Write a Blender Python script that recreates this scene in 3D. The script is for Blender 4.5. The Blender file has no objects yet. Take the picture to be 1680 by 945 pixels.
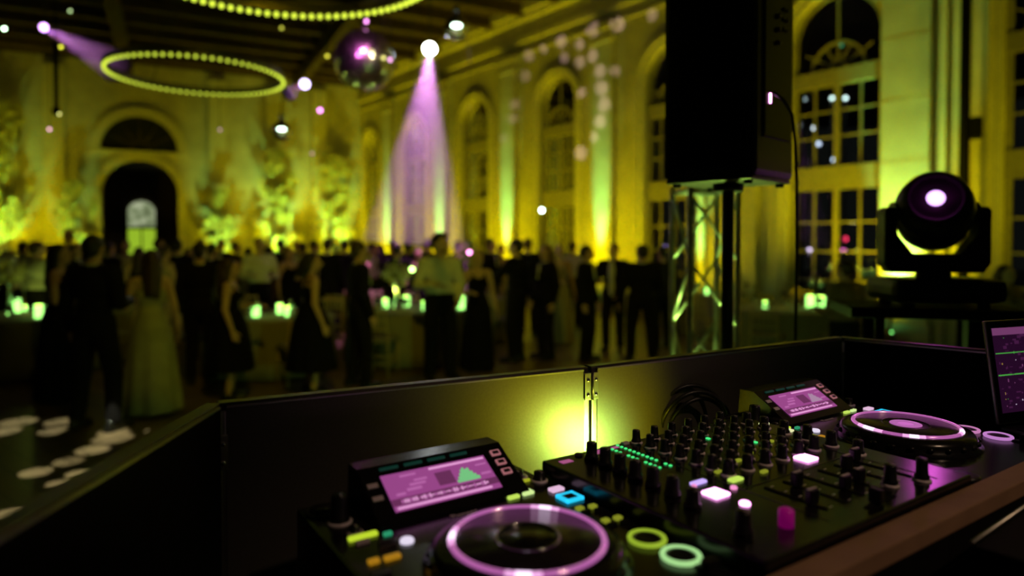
import bpy, bmesh, math, random
from mathutils import Vector, Matrix, noise
random.seed(7)
PI = math.pi
R = math.radians
SC = bpy.context.scene
COL = SC.collection

# ------------------------------------------------------------------ camera, world, exposure
EYE = 1.72
FPX = 1100.0
PITCH = R(1.2)
SHIFT = -0.0306
cd = bpy.data.cameras.new('camera')
cam = bpy.data.objects.new('camera', cd)
COL.objects.link(cam)
cam.location = (0, 0, EYE)
cam.rotation_euler = (PI / 2 - PITCH, 0, 0)
cd.sensor_width = 36.0
cd.lens = FPX / 1680 * 36
cd.shift_y = SHIFT
cd.clip_start = 0.05
cd.clip_end = 200
cd.dof.use_dof = True
cd.dof.focus_distance = 1.18
cd.dof.aperture_fstop = 1.75
SC.camera = cam
SC.view_settings.view_transform = 'Standard'
SC.view_settings.look = 'None'
SC.view_settings.gamma = 1
SC.view_settings.exposure = 0.0
SC.view_settings.use_curve_mapping = False
SC.cycles.use_denoising = True
SC.cycles.max_bounces = 6
SC.cycles.diffuse_bounces = 3
SC.cycles.glossy_bounces = 3
SC.cycles.transmission_bounces = 6
SC.cycles.volume_bounces = 0
SC.cycles.sample_clamp_indirect = 3.0
SC.cycles.caustics_reflective = False
SC.cycles.caustics_refractive = False
w = bpy.data.worlds.new('night')
SC.world = w
w.use_nodes = True
w.node_tree.nodes['Background'].inputs[0].default_value = (0.0030, 0.0034, 0.0030, 1)
w.node_tree.nodes['Background'].inputs[1].default_value = 1.0

YEL = (1.0, 0.84, 0.0)
GRN = (0.24, 1.0, 0.20)

def aim(o, target):
    d = Vector(target) - o.location
    o.rotation_euler = d.to_track_quat('-Z', 'Y').to_euler()

def spot(name, loc, target, color, energy, angle, blend=0.5, radius=0.03):
    l = bpy.data.lights.new(name, 'SPOT')
    l.color = color
    l.energy = energy
    l.spot_size = R(angle)
    l.spot_blend = blend
    l.shadow_soft_size = radius
    o = bpy.data.objects.new(name, l)
    COL.objects.link(o)
    o.location = loc
    aim(o, target)
    return o

# pixel of the 1680x945 frame -> point at depth Y, at height z or on the right wall (used only for measuring the place)
_cy = 472.5 + SHIFT * 1680
def ray(x, y):
    a = (x - 840) / FPX
    b = (_cy - y) / FPX
    return Vector((a, math.cos(PITCH) + b * math.sin(PITCH), -math.sin(PITCH) + b * math.cos(PITCH)))
def at_depth(x, y, Y):
    r = ray(x, y)
    return Vector((0, 0, EYE)) + r * (Y / r.y)
def at_height(x, y, z):
    r = ray(x, y)
    return Vector((0, 0, EYE)) + r * ((z - EYE) / r.z)

# room axes: the window wall runs along U, outward is V
U = Vector((-0.6207, 0.7840, 0))
V = Vector((0.7840, 0.6207, 0))
DW = 12.5
CORNER = V * DW + U * 26.1
BD = Vector((-0.891, -0.454, 0))     # back wall, from the corner to the left
BN = Vector((-0.454, 0.891, 0))      # back wall, outward
def rw(s, d, z):
    p = V * (DW + d) + U * s
    return Vector((p.x, p.y, z))
def bw(k, d, z):
    p = CORNER + BD * k + BN * d
    return Vector((p.x, p.y, z))
def at_wall(x, y, d=0.0):
    r = ray(x, y)
    return Vector((0, 0, EYE)) + r * ((DW + d) / (r.x * V.x + r.y * V.y))
HR = 8.5      # ceiling height

# ------------------------------------------------------------------ materials
def mat(name, col, rough=0.5, metal=0.0, emit=None, es=1.0, vary=0.25, scale=20.0, bump=0.0, trans=0.0, ior=1.45, coat=0.0, spec=None):
    m = bpy.data.materials.new(name)
    m.use_nodes = True
    nt = m.node_tree
    b = nt.nodes['Principled BSDF']
    b.inputs['Roughness'].default_value = rough
    b.inputs['Metallic'].default_value = metal
    b.inputs['IOR'].default_value = ior
    if trans: b.inputs['Transmission Weight'].default_value = trans
    if coat: b.inputs['Coat Weight'].default_value = coat
    if spec is not None: b.inputs['Specular IOR Level'].default_value = spec
    tc = nt.nodes.new('ShaderNodeTexCoord')
    n = nt.nodes.new('ShaderNodeTexNoise')
    n.inputs['Scale'].default_value = scale
    n.inputs['Detail'].default_value = 3
    nt.links.new(tc.outputs['Object'], n.inputs['Vector'])
    cr = nt.nodes.new('ShaderNodeValToRGB')
    cr.color_ramp.elements[0].position = 0.3
    cr.color_ramp.elements[1].position = 0.7
    a = tuple(c * (1 - vary) for c in col)
    cr.color_ramp.elements[0].color = (*a, 1)
    cr.color_ramp.elements[1].color = (*col, 1)
    nt.links.new(n.outputs['Fac'], cr.inputs['Fac'])
    nt.links.new(cr.outputs['Color'], b.inputs['Base Color'])
    if bump:
        bp = nt.nodes.new('ShaderNodeBump')
        bp.inputs['Strength'].default_value = bump
        bp.inputs['Distance'].default_value = 0.02
        nt.links.new(n.outputs['Fac'], bp.inputs['Height'])
        nt.links.new(bp.outputs['Normal'], b.inputs['Normal'])
    if emit:
        b.inputs['Emission Color'].default_value = (*emit, 1)
        b.inputs['Emission Strength'].default_value = es
    return m

def floor_material():
    m = mat('dark_parquet', (0.16, 0.10, 0.055), 0.38)
    nt = m.node_tree
    b = nt.nodes['Principled BSDF']
    tc = nt.nodes.new('ShaderNodeTexCoord')
    mp = nt.nodes.new('ShaderNodeMapping')
    mp.inputs['Rotation'].default_value = (0, 0, R(38))
    br = nt.nodes.new('ShaderNodeTexBrick')
    br.inputs['Color1'].default_value = (0.17, 0.115, 0.065, 1)
    br.inputs['Color2'].default_value = (0.12, 0.078, 0.045, 1)
    br.inputs['Mortar'].default_value = (0.03, 0.02, 0.012, 1)
    br.inputs['Scale'].default_value = 1.0
    br.inputs['Mortar Size'].default_value = 0.006
    br.inputs['Brick Width'].default_value = 1.4
    br.inputs['Row Height'].default_value = 0.18
    nt.links.new(tc.outputs['Object'], mp.inputs['Vector'])
    nt.links.new(mp.outputs['Vector'], br.inputs['Vector'])
    nt.links.new(br.outputs['Color'], b.inputs['Base Color'])
    return m

M = {
 'plaster': mat('aged_plaster', (0.62, 0.58, 0.50), 0.75, vary=0.28, scale=1.6, bump=0.35),
 'plaster_trim': mat('painted_moulding', (0.70, 0.66, 0.56), 0.6, vary=0.12, scale=5, bump=0.1),
 'frame': mat('painted_window_frame', (0.34, 0.31, 0.24), 0.55, vary=0.2, scale=8),
 'glass': mat('night_window_glass', (0.9, 0.95, 0.95), 0.03, trans=1.0, vary=0.02),
 'timber': mat('old_dark_timber', (0.10, 0.062, 0.036), 0.65, vary=0.45, scale=6, bump=0.4),
 'boards': mat('ceiling_boards', (0.085, 0.055, 0.035), 0.7, vary=0.4, scale=4, bump=0.3),
 'floor': floor_material(),
 'stage': mat('black_stage_deck', (0.012, 0.012, 0.012), 0.7),
 'black': mat('black_plastic', (0.012, 0.011, 0.012), 0.38, vary=0.3, scale=60),
 'black_matte': mat('matte_black_paint', (0.006, 0.005, 0.005), 0.8, vary=0.3, scale=60, spec=.15),
 'gear': mat('glossy_black_faceplate', (0.010, 0.009, 0.009), 0.20, vary=0.3, scale=80),
 'knob': mat('black_knob_rubber', (0.010, 0.009, 0.010), 0.33),
 'knob_ring': mat('pale_knob_base', (0.85, 0.72, 0.80), 0.4),
 'chrome': mat('chrome_metal', (0.75, 0.75, 0.75), 0.14, metal=1.0, vary=0.1),
 'alu': mat('aluminium_profile', (0.62, 0.60, 0.55), 0.36, metal=1.0, vary=0.15, scale=90),
 'alu_dark': mat('dark_anodised_profile', (0.14, 0.12, 0.11), 0.35, metal=0.9, vary=0.15, scale=90),
 'panel': mat('brushed_dark_metal_panel', (0.20, 0.185, 0.165), 0.50, metal=0.8, vary=0.12, scale=260),
 'panel_black': mat('black_laminate_panel', (0.006, 0.005, 0.005), 0.75, spec=.15, vary=0.2, scale=60),
 'edge_wood': mat('stained_wood_edge', (0.38, 0.22, 0.13), 0.7, vary=0.25, scale=14),
 'truss': mat('polished_truss_aluminium', (0.80, 0.80, 0.74), 0.32, metal=.6, vary=0.1),
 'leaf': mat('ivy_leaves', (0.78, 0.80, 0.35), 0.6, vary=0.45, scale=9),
 'stem': mat('brown_stem', (0.12, 0.08, 0.04), 0.8),
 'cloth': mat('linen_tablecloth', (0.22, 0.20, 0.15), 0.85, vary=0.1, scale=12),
 'chair': mat('gilt_chair_wood', (0.45, 0.36, 0.18), 0.4, vary=0.2),
 'wax': mat('candle_wax', (0.9, 0.9, 0.7), 0.5, emit=(0.42, 1.0, 0.20), es=9),
 'flame': mat('candle_flame', (1, 1, .8), 0.5, emit=(0.65, 1.0, 0.45), es=30),
 'votive': mat('glass_painted_glow', (0.5, 0.8, 0.4), 0.4, emit=(0.38, 1.0, 0.20), es=2.4, vary=.05),  # candlelight in the glass painted in as the glass's own glow
 'clear': mat('clear_glass', (0.95, 1, 0.95), 0.02, trans=1.0, vary=0.0),
 'skin': mat('skin_tone', (0.50, 0.31, 0.20), 0.55, vary=0.12, scale=14),
 'skin_d': mat('deeper_skin_tone', (0.30, 0.17, 0.10), 0.55, vary=0.12, scale=14),
 'hair_black': mat('black_hair', (0.010, 0.008, 0.006), 0.55, vary=0.4, scale=60),
 'hair_brown': mat('brown_hair', (0.045, 0.022, 0.012), 0.5, vary=0.4, scale=60),
 'hair_auburn': mat('auburn_hair', (0.12, 0.035, 0.018), 0.5, vary=0.4, scale=60),
 'hair_blonde': mat('blonde_hair', (0.50, 0.36, 0.18), 0.5, vary=0.3, scale=60),
 'suit': mat('black_wool_suit', (0.009, 0.007, 0.008), 0.9, vary=0.25, scale=50, spec=.15),
 'suit_navy': mat('dark_navy_suit', (0.010, 0.009, 0.014), 0.9, vary=0.25, scale=50, spec=.15),
 'shirt': mat('pale_cotton_shirt', (0.62, 0.60, 0.54), 0.8, vary=0.15, scale=9, bump=0.3),
 'dress_black': mat('black_satin_dress', (0.005, 0.004, 0.005), 0.85, vary=0.3, scale=12, spec=.12),
 'dress_pale': mat('pale_sage_gown', (0.34, 0.33, 0.22), 0.7, vary=0.25, scale=7),
 'dress_wine': mat('wine_red_dress', (0.06, 0.012, 0.018), 0.6, vary=0.3, scale=9),
 'top_tan': mat('tan_blouse', (0.20, 0.13, 0.08), 0.7, vary=0.2, scale=9),
 'sequin': mat('sequinned_beige_dress', (0.36, 0.27, 0.16), 0.4, vary=0.5, scale=90),
 'shoe': mat('black_leather_shoe', (0.01, 0.009, 0.009), 0.3),
}
def led(name, col, s):
    m = bpy.data.materials.get(name)
    if not m:
        m = mat(name, tuple(c * 0.5 for c in col), 0.4, emit=col, es=s, vary=0.05)
    return m

# ------------------------------------------------------------------ mesh helpers
class MB:
    def __init__(self):
        self.v = []; self.f = []; self.m = []; self.s = []; self.mi = 0
    def _add(self, vs, fs, smooth=False):
        n = len(self.v)
        self.v += [Vector(p) for p in vs]
        for f in fs:
            self.f.append([n + i for i in f]); self.m.append(self.mi); self.s.append(smooth)
        return self
    def box(self, c, d, rot=None, bev=0.0):
        x, y, z = d[0] / 2, d[1] / 2, d[2] / 2
        mt = Matrix.Translation(Vector(c)) @ (rot.to_4x4() if rot else Matrix.Identity(4))
        if bev <= 0:
            vs = [mt @ Vector((sx * x, sy * y, sz * z)) for sz in (-1, 1) for sx, sy in ((-1, -1), (1, -1), (1, 1), (-1, 1))]
            return self._add(vs, [(3, 2, 1, 0), (4, 5, 6, 7), (0, 1, 5, 4), (1, 2, 6, 5), (2, 3, 7, 6), (3, 0, 4, 7)])
        bm = bmesh.new()
        bmesh.ops.create_cube(bm, size=1.0)
        for q in bm.verts: q.co = Vector((q.co.x * 2 * x, q.co.y * 2 * y, q.co.z * 2 * z))
        bmesh.ops.bevel(bm, geom=list(bm.edges), offset=min(bev, x * .95, y * .95, z * .95), segments=2, profile=0.6, affect='EDGES')
        bm.verts.index_update()
        vs = [mt @ q.co for q in bm.verts]; fs = [[q.index for q in f.verts] for f in bm.faces]
        bm.free()
        return self._add(vs, fs)
    def quad(self, a, b, c, d): return self._add([a, b, c, d], [(0, 1, 2, 3)])
    def tube(self, pts, rad, n=10, cap=True, closed=False):
        pts = [Vector(p) for p in pts]
        rs = rad if isinstance(rad, (list, tuple)) else [rad] * len(pts)
        vs = []; fs = []; L = len(pts); prev = None
        for i, p in enumerate(pts):
            if closed: t = pts[(i + 1) % L] - pts[i - 1]
            else: t = pts[min(i + 1, L - 1)] - pts[max(i - 1, 0)]
            t.normalize()
            if prev is None:
                a = Vector((0, 0, 1)) if abs(t.z) < .9 else Vector((1, 0, 0))
                x = t.cross(a).normalized()
            else:
                x = (prev - t * prev.dot(t)).normalized()
            prev = x; y = t.cross(x)
            for k in range(n):
                an = 2 * PI * k / n
                vs.append(p + (x * math.cos(an) + y * math.sin(an)) * rs[i])
        for i in range(L if closed else L - 1):
            j = (i + 1) % L
            for k in range(n):
                k2 = (k + 1) % n
                fs.append((i * n + k, i * n + k2, j * n + k2, j * n + k))
        self._add(vs, fs, True)
        if cap and not closed:
            base = len(self.v) - len(vs)
            self.f.append([base + k for k in range(n)][::-1]); self.m.append(self.mi); self.s.append(False)
            self.f.append([base + (L - 1) * n + k for k in range(n)]); self.m.append(self.mi); self.s.append(False)
        return self
    def cyl(self, a, b, r1, r2=None, n=20): return self.tube([a, b], [r1, r1 if r2 is None else r2], n)
    def lathe(self, prof, c=(0, 0, 0), n=32, wob=None, smooth=True, rot=None):
        vs = []; fs = []; c = Vector(c)
        for r, z in prof:
            for k in range(n):
                an = 2 * PI * k / n
                rr = r * (wob(an, z) if wob else 1)
                p = Vector((rr * math.cos(an), rr * math.sin(an), z))
                if rot: p = rot @ p
                vs.append(c + p)
        L = len(prof)
        for i in range(L - 1):
            for k in range(n):
                k2 = (k + 1) % n
                fs.append((i * n + k, i * n + k2, (i + 1) * n + k2, (i + 1) * n + k))
        self._add(vs, fs, smooth)
        base = len(self.v) - len(vs)
        if prof[0][0] > 1e-6:
            self.f.append([base + k for k in range(n)][::-1]); self.m.append(self.mi); self.s.append(False)
        if prof[-1][0] > 1e-6:
            self.f.append([base + (L - 1) * n + k for k in range(n)]); self.m.append(self.mi); self.s.append(False)
        return self
    def ball(self, c, r, n=14, rot=None):
        rx, ry, rz = r if isinstance(r, (list, tuple)) else (r, r, r)
        c = Vector(c); m = max(5, n // 2 + 1)
        vs = [Vector((0, 0, -rz))]
        for i in range(1, m):
            ph = -PI / 2 + PI * i / m
            for k in range(n):
                an = 2 * PI * k / n
                vs.append(Vector((rx * math.cos(ph) * math.cos(an), ry * math.cos(ph) * math.sin(an), rz * math.sin(ph))))
        vs.append(Vector((0, 0, rz)))
        if rot: vs = [rot @ p for p in vs]
        vs = [c + p for p in vs]
        fs = []
        for k in range(n): fs.append((0, 1 + (k + 1) % n, 1 + k))
        for i in range(m - 2):
            for k in range(n):
                a = 1 + i * n; b = a + n
                fs.append((a + k, a + (k + 1) % n, b + (k + 1) % n, b + k))
        a = 1 + (m - 2) * n; t = len(vs) - 1
        for k in range(n): fs.append((a + k, a + (k + 1) % n, t))
        return self._add(vs, fs, True)
    def limb(self, a, b, ra, rb, n=12):
        self.cyl(a, b, ra, rb, n); self.ball(a, ra, n); self.ball(b, rb, n); return self
    def torus(self, c, R0, r, n=48, k=8, rot=None):
        c = Vector(c)
        pts = []
        for i in range(n):
            p = Vector((R0 * math.cos(2 * PI * i / n), R0 * math.sin(2 * PI * i / n), 0))
            pts.append(c + (rot @ p if rot else p))
        return self.tube(pts, r, k, closed=True)
    def mesh(self, name, mats):
        me = bpy.data.meshes.new(name)
        me.from_pydata([tuple(p) for p in self.v], [], self.f)
        for m in (mats if isinstance(mats, (list, tuple)) else [mats]): me.materials.append(m)
        for i, p in enumerate(me.polygons):
            p.material_index = self.m[i]; p.use_smooth = self.s[i]
        me.update()
        return me
    def build(self, name, mats, parent=None, loc=None, rotz=0):
        o = bpy.data.objects.new(name, self.mesh(name, mats))
        COL.objects.link(o)
        if parent: o.parent = parent
        if loc is not None: o.location = loc
        if rotz: o.rotation_euler = (0, 0, rotz)
        return o

def thing(name, label, cat, loc=(0, 0, 0), rotz=0, group=None):
    o = bpy.data.objects.new(name, None)
    o.empty_display_size = 0.1
    COL.objects.link(o)
    o.location = loc; o.rotation_euler = (0, 0, rotz)
    return tag(o, label, cat, group)
def tag(o, label, cat, group=None):
    o['label'] = label; o['category'] = cat
    if group: o['group'] = group
    return o
def struct(o): o['kind'] = 'structure'; return o
def children(o): return [c for c in bpy.data.objects if c.parent == o]
def copy_tree(o, parent=None, kids=None):
    if kids is None:
        kids = {}
        for c in bpy.data.objects:
            if c.parent: kids.setdefault(c.parent, []).append(c)
    c = o.copy(); COL.objects.link(c); c.parent = parent
    for ch in kids.get(o, []): copy_tree(ch, c, kids)
    return c

# ------------------------------------------------------------------ large structure
b = MB(); b.box((0, 12, -0.05), (70, 60, 0.1))
struct(b.build('floor', M['floor']))
b = MB(); b.box((-6, 15, HR + 0.05), (60, 50, 0.1))
struct(b.build('ceiling', M['boards']))

def arched_wall(name, mp, s0, s1, height, depth, openings, material, n=20):
    """wall between s0 and s1 with arched openings (centre, half width, sill, spring height); depth grows outward"""
    b = MB()
    def prism(poly):
        k = len(poly)
        vs = [mp(s, 0, z) for s, z in poly] + [mp(s, depth, z) for s, z in poly]
        fs = [tuple(range(k)), tuple(range(2 * k - 1, k - 1, -1))] + [(i, k + i, k + (i + 1) % k, (i + 1) % k) for i in range(k)]
        b._add(vs, fs)
    cur = s0
    for c, hw, sill, spring in sorted(openings):
        prism([(cur, 0), (c - hw, 0), (c - hw, height), (cur, height)])
        if sill > 0: prism([(c - hw, 0), (c + hw, 0), (c + hw, sill), (c - hw, sill)])
        pts = [(c + hw * math.cos(PI - PI * i / n), spring + hw * math.sin(PI - PI * i / n)) for i in range(n + 1)]
        for i in range(n):
            prism([pts[i], pts[i + 1], (pts[i + 1][0], height), (pts[i][0], height)])
        cur = c + hw
    prism([(cur, 0), (s1, 0), (s1, height), (cur, height)])
    bmx = bmesh.new(); me = b.mesh(name, material); bmx.from_mesh(me)
    bmesh.ops.recalc_face_normals(bmx, faces=bmx.faces); bmx.to_mesh(me); bmx.free()
    o = bpy.data.objects.new(name, me); COL.objects.link(o)
    return struct(o)

WINS = [(2.73, .74), (6.12, .86), (9.9, .76), (13.8, .74), (17.7, .74), (21.5, .74), (25.0, .62)]
SPR = 5.55
arched_wall('wall_right', rw, -8, 26.1, HR, 0.55, [(c, h, 0.25, SPR) for c, h in WINS], M['plaster'])
DOOR_K = None
_d = at_depth(228, 398, 23.0)
DOOR_K = (_d - CORNER).dot(BD)
arched_wall('wall_back', bw, 0, 30, 8.2, 0.5, [(DOOR_K, 1.22, 0, 3.55)], M['plaster'])
b = MB(); b.box(bw(15, 0.25, 8.35), (30, .5, .3), Matrix.Rotation(math.atan2(BD.y, BD.x), 3, 'Z'))
struct(b.build('trim_1', M['timber']))

# cornice and string course on the window wall
b = MB()
def bar_rw(s0, s1, d0, d1, z0, z1, bb):
    vs = [rw(s, d, z) for z in (z0, z1) for s, d in ((s0, d0), (s1, d0), (s1, d1), (s0, d1))]
    bb._add(vs, [(3, 2, 1, 0), (4, 5, 6, 7), (0, 1, 5, 4), (1, 2, 6, 5), (2, 3, 7, 6), (3, 0, 4, 7)])
bar_rw(-8, 26.05, -0.38, 0, 8.28, 8.5, b)
bar_rw(-8, 26.05, -0.26, 0, 8.12, 8.28, b)
bar_rw(-8, 26.05, -0.12, 0, 7.55, 7.70, b)
bar_rw(-8, 26.05, -0.06, 0, 7.2, 7.28, b)
struct(b.build('trim_2', M['plaster_trim']))

# windows
def window(idx, c, hw, mp, sill, spring, lunette=True, transoms=((4.68, 4.98), (2.72, 3.16)), d=0.10, mull=True):
    hw_ = hw
    b = MB()
    def bar(s0, s1, z0, z1, dd0=0.0, dd1=0.10):
        vs = [mp(s, d + q, z) for z in (z0, z1) for s, q in ((s0, dd0), (s1, dd0), (s1, dd1), (s0, dd1))]
        b._add(vs, [(3, 2, 1, 0), (4, 5, 6, 7), (0, 1, 5, 4), (1, 2, 6, 5), (2, 3, 7, 6), (3, 0, 4, 7)])
    def arc(rad, wdt, zc, a0=0, a1=PI, n=20, dd0=0.02, dd1=0.08):
        for i in range(n):
            t0 = a0 + (a1 - a0) * i / n; t1 = a0 + (a1 - a0) * (i + 1) / n
            q = []
            for t, r_ in ((t0, rad - wdt), (t0, rad), (t1, rad), (t1, rad - wdt)):
                q.append((c + r_ * math.cos(t), zc + r_ * math.sin(t)))
            vs = [mp(s, d + dd0, z) for s, z in q] + [mp(s, d + dd1, z) for s, z in q]
            b._add(vs, [(0, 1, 2, 3), (7, 6, 5, 4), (0, 4, 5, 1), (2, 6, 7, 3), (1, 5, 6, 2), (3, 7, 4, 0)])
    bar(c - hw, c - hw + .09, sill, spring); bar(c + hw - .09, c + hw, sill, spring)
    arc(hw, .09, spring)
    bar(c - hw, c + hw, sill, sill + .12)
    for z0, z1 in transoms: bar(c - hw, c + hw, z0, z1, -0.03, 0.11)
    top = transoms[0][1] if transoms else spring
    bar(c - .045, c + .045, sill, transoms[0][0])
    for q in (-.5, .5): bar(c + q * hw - .016, c + q * hw + .016, sill, transoms[0][0], .03, .08)
    z = transoms[1][1]
    for z in (3.72, 4.2, 1.0, 1.55, 2.1): bar(c - hw, c + hw, z - .016, z + .016, .03, .08)
    # fanlight bars
    arc(.52, .05, top)
    arc(.17, .04, top)
    bar(c - .016, c + .016, top + .15, spring + hw - .04, .03, .08)
    for t in (R(30), R(62), R(118), R(150)):
        p0 = (c + .16 * math.cos(t), top + .16 * math.sin(t))
        rr = 0.50 if t in (R(62), R(118)) else 0.72
        p1 = (c + rr * math.cos(t), top + rr * math.sin(t))
        n_ = Vector((-(p1[1] - p0[1]), p1[0] - p0[0])).normalized() * .014
        q = [(p0[0] + n_.x, p0[1] + n_.y), (p0[0] - n_.x, p0[1] - n_.y), (p1[0] - n_.x, p1[1] - n_.y), (p1[0] + n_.x, p1[1] + n_.y)]
        vs = [mp(s, d + .03, z) for s, z in q] + [mp(s, d + .08, z) for s, z in q]
        b._add(vs, [(0, 1, 2, 3), (7, 6, 5, 4), (0, 4, 5, 1), (2, 6, 7, 3), (1, 5, 6, 2), (3, 7, 4, 0)])
    o = struct(b.build('window_%d' % idx, M['frame']))
    g = MB()
    poly = [(c - hw + .05, sill + .05), (c + hw - .05, sill + .05)] + [(c + (hw - .05) * math.cos(PI * i / 16), spring + (hw - .05) * math.sin(PI * i / 16)) for i in range(17)]
    k = len(poly)
    vs = [mp(s, d + .052, z) for s, z in poly] + [mp(s, d + .058, z) for s, z in poly]
    g._add(vs, [tuple(range(k)), tuple(range(2 * k - 1, k - 1, -1))] + [(i, k + i, k + (i + 1) % k, (i + 1) % k) for i in range(k)])
    g.build('window_glass', M['glass'], o)
    # moulded surround standing proud of the wall
    return o
for i, (c, h) in enumerate(WINS):
    window(i + 1, c, h, rw, 0.25, SPR)

b = MB()
def surround(mp, c, hw, z0, spring, wdt, proud, bb, n=24):
    path = [(c - hw, z0), (c - hw, spring)] + [(c - hw * math.cos(PI * i / n), spring + hw * math.sin(PI * i / n)) for i in range(1, n)] + [(c + hw, spring), (c + hw, z0)]
    path2 = [(c - hw - wdt, z0), (c - hw - wdt, spring)] + [(c - (hw + wdt) * math.cos(PI * i / n), spring + (hw + wdt) * math.sin(PI * i / n)) for i in range(1, n)] + [(c + hw + wdt, spring), (c + hw + wdt, z0)]
    for i in range(len(path) - 1):
        q = [path[i], path[i + 1], path2[i + 1], path2[i]]
        vs = [mp(s, -proud, z) for s, z in q] + [mp(s, 0.01, z) for s, z in q]
        bb._add(vs, [(0, 1, 2, 3), (7, 6, 5, 4), (0, 4, 5, 1), (1, 5, 6, 2), (2, 6, 7, 3), (3, 7, 4, 0)])
for c, h in WINS:
    surround(rw, c, h + .02, 0, SPR, .20, .05, b)
    surround(rw, c, h + .16, 0, SPR, .07, .09, b)
struct(b.build('trim_3', M['plaster_trim']))
# pilasters between the windows (shaft, cap and base), clustered at the near pier
PIL = [(23.4, .34), (19.6, .34), (15.85, .34), (11.95, .36), (8.0, .38)]
b = MB()
for s, hw in PIL:
    bar_rw(s - hw, s + hw, -.16, .01, 0, 7.2, b)
    bar_rw(s - hw - .06, s + hw + .06, -.22, 0, 0, .35, b)
    bar_rw(s - hw - .05, s + hw + .05, -.22, 0, 6.75, 6.9, b)
    bar_rw(s - hw - .1, s + hw + .1, -.28, 0, 7.05, 7.2, b)
bar_rw(4.45, 5.22, -.16, .01, 0, 7.2, b)
bar_rw(4.40, 5.27, -.22, 0, 0, .35, b)
bar_rw(4.22, 4.33, -.13, .01, 0, 7.2, b)
bar_rw(4.02, 4.13, -.13, .01, 0, 7.2, b)
bar_rw(3.62, 3.82, -.20, .01, 0, 7.2, b)
for z in (1.0, 2.05, 3.1, 4.15, 5.2, 6.2): bar_rw(4.449, 5.221, -.163, 0, z, z + .012, b)
struct(b.build('trim_4', M['plaster']))

# back wall: lunette over the doorway, mouldings
b = MB()
surround(bw, DOOR_K, 1.24, 0, 3.55, .22, .09, b)
surround(bw, DOOR_K, 1.24, 4.98, 5.10, .3, .10, b)
vs0 = [(DOOR_K - 1.5, 4.94), (DOOR_K + 1.5, 4.94), (DOOR_K + 1.5, 5.06), (DOOR_K - 1.5, 5.06)]
b._add([bw(s, -.12, z) for s, z in vs0] + [bw(s, 0, z) for s, z in vs0], [(0, 1, 2, 3), (7, 6, 5, 4), (0, 4, 5, 1), (1, 5, 6, 2), (2, 6, 7, 3), (3, 7, 4, 0)])
for k in (3.4, DOOR_K - 6.4, DOOR_K - 2.6, DOOR_K + 2.6, DOOR_K + 6.4):
    vs = [bw(s, d, z) for z in (0, 7.9) for s, d in ((k - .3, -.12), (k + .3, -.12), (k + .3, 0), (k - .3, 0))]
    b._add(vs, [(3, 2, 1, 0), (4, 5, 6, 7), (0, 1, 5, 4), (1, 2, 6, 5), (2, 3, 7, 6), (3, 0, 4, 7)])
struct(b.build('trim_5', M['plaster_trim']))
b = MB()
poly = [(DOOR_K + 1.22 * math.cos(PI * i / 20), 5.08 + 1.22 * math.sin(PI * i / 20)) for i in range(21)]
k = len(poly)
b._add([bw(s, -.03, z) for s, z in poly] + [bw(s, .0, z) for s, z in poly], [tuple(range(k)), tuple(range(2 * k - 1, k - 1, -1))] + [(i, k + i, k + (i + 1) % k, (i + 1) % k) for i in range(k)])
lun = struct(b.build('window_8', mat('dark_lunette_glass', (0.01, 0.009, 0.006), 0.5)))
b = MB()
for t in (30, 60, 90, 120, 150):
    c0 = bw(DOOR_K + .3 * math.cos(R(t)), -.045, 5.08 + .3 * math.sin(R(t))); c1 = bw(DOOR_K + 1.2 * math.cos(R(t)), -.045, 5.08 + 1.2 * math.sin(R(t)))
    b.tube([c0, c1], .02, 6)
b.tube([bw(DOOR_K + .3 * math.cos(PI * i / 10), -.045, 5.08 + .3 * math.sin(PI * i / 10)) for i in range(11)], .02, 6)
b.build('glazing_bars', M['timber'], lun)

# the dark passage beyond the doorway, with a lit window at its far end
b = MB()
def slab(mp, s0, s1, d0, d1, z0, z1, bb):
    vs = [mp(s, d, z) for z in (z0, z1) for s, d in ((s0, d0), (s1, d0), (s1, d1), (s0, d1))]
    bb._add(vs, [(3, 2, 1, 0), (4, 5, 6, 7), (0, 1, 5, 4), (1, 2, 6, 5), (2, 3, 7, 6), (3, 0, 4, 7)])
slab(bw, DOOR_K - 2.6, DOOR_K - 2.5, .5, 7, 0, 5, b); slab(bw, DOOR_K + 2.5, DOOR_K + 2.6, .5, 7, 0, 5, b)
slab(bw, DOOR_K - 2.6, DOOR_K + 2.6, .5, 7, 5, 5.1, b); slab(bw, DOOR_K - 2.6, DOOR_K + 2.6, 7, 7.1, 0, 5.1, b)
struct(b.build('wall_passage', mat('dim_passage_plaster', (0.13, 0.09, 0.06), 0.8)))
b = MB()
KW = DOOR_K + 0.20
hwp = .55
slab(bw, KW - hwp - .06, KW + hwp + .06, 6.88, 6.99, 1.1, 1.2, b)
slab(bw, KW - hwp - .06, KW + hwp + .06, 6.88, 6.99, 2.34, 2.44, b)
slab(bw, KW - hwp - .06, KW - hwp, 6.88, 6.99, 1.1, 3.2, b); slab(bw, KW + hwp, KW + hwp + .06, 6.88, 6.99, 1.1, 3.2, b)
slab(bw, KW - .03, KW + .03, 6.88, 6.99, 1.1, 2.4, b)
w9 = struct(b.build('window_9', M['timber']))
b = MB()
slab(bw, KW - hwp, KW - .03, 6.93, 6.96, 1.2, 2.34, b); slab(bw, KW + .03, KW + hwp, 6.93, 6.96, 1.2, 2.34, b)
b.build('pane', led('lit_green_pane', (0.26, 0.42, 0.02), 1.1), w9)
b = MB()
poly = [(KW - hwp, 2.44), (KW + hwp, 2.44)] + [(KW + hwp * math.cos(PI * i / 14), 3.12 + .5 * math.sin(PI * i / 14)) for i in range(15)]
k = len(poly)
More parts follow.
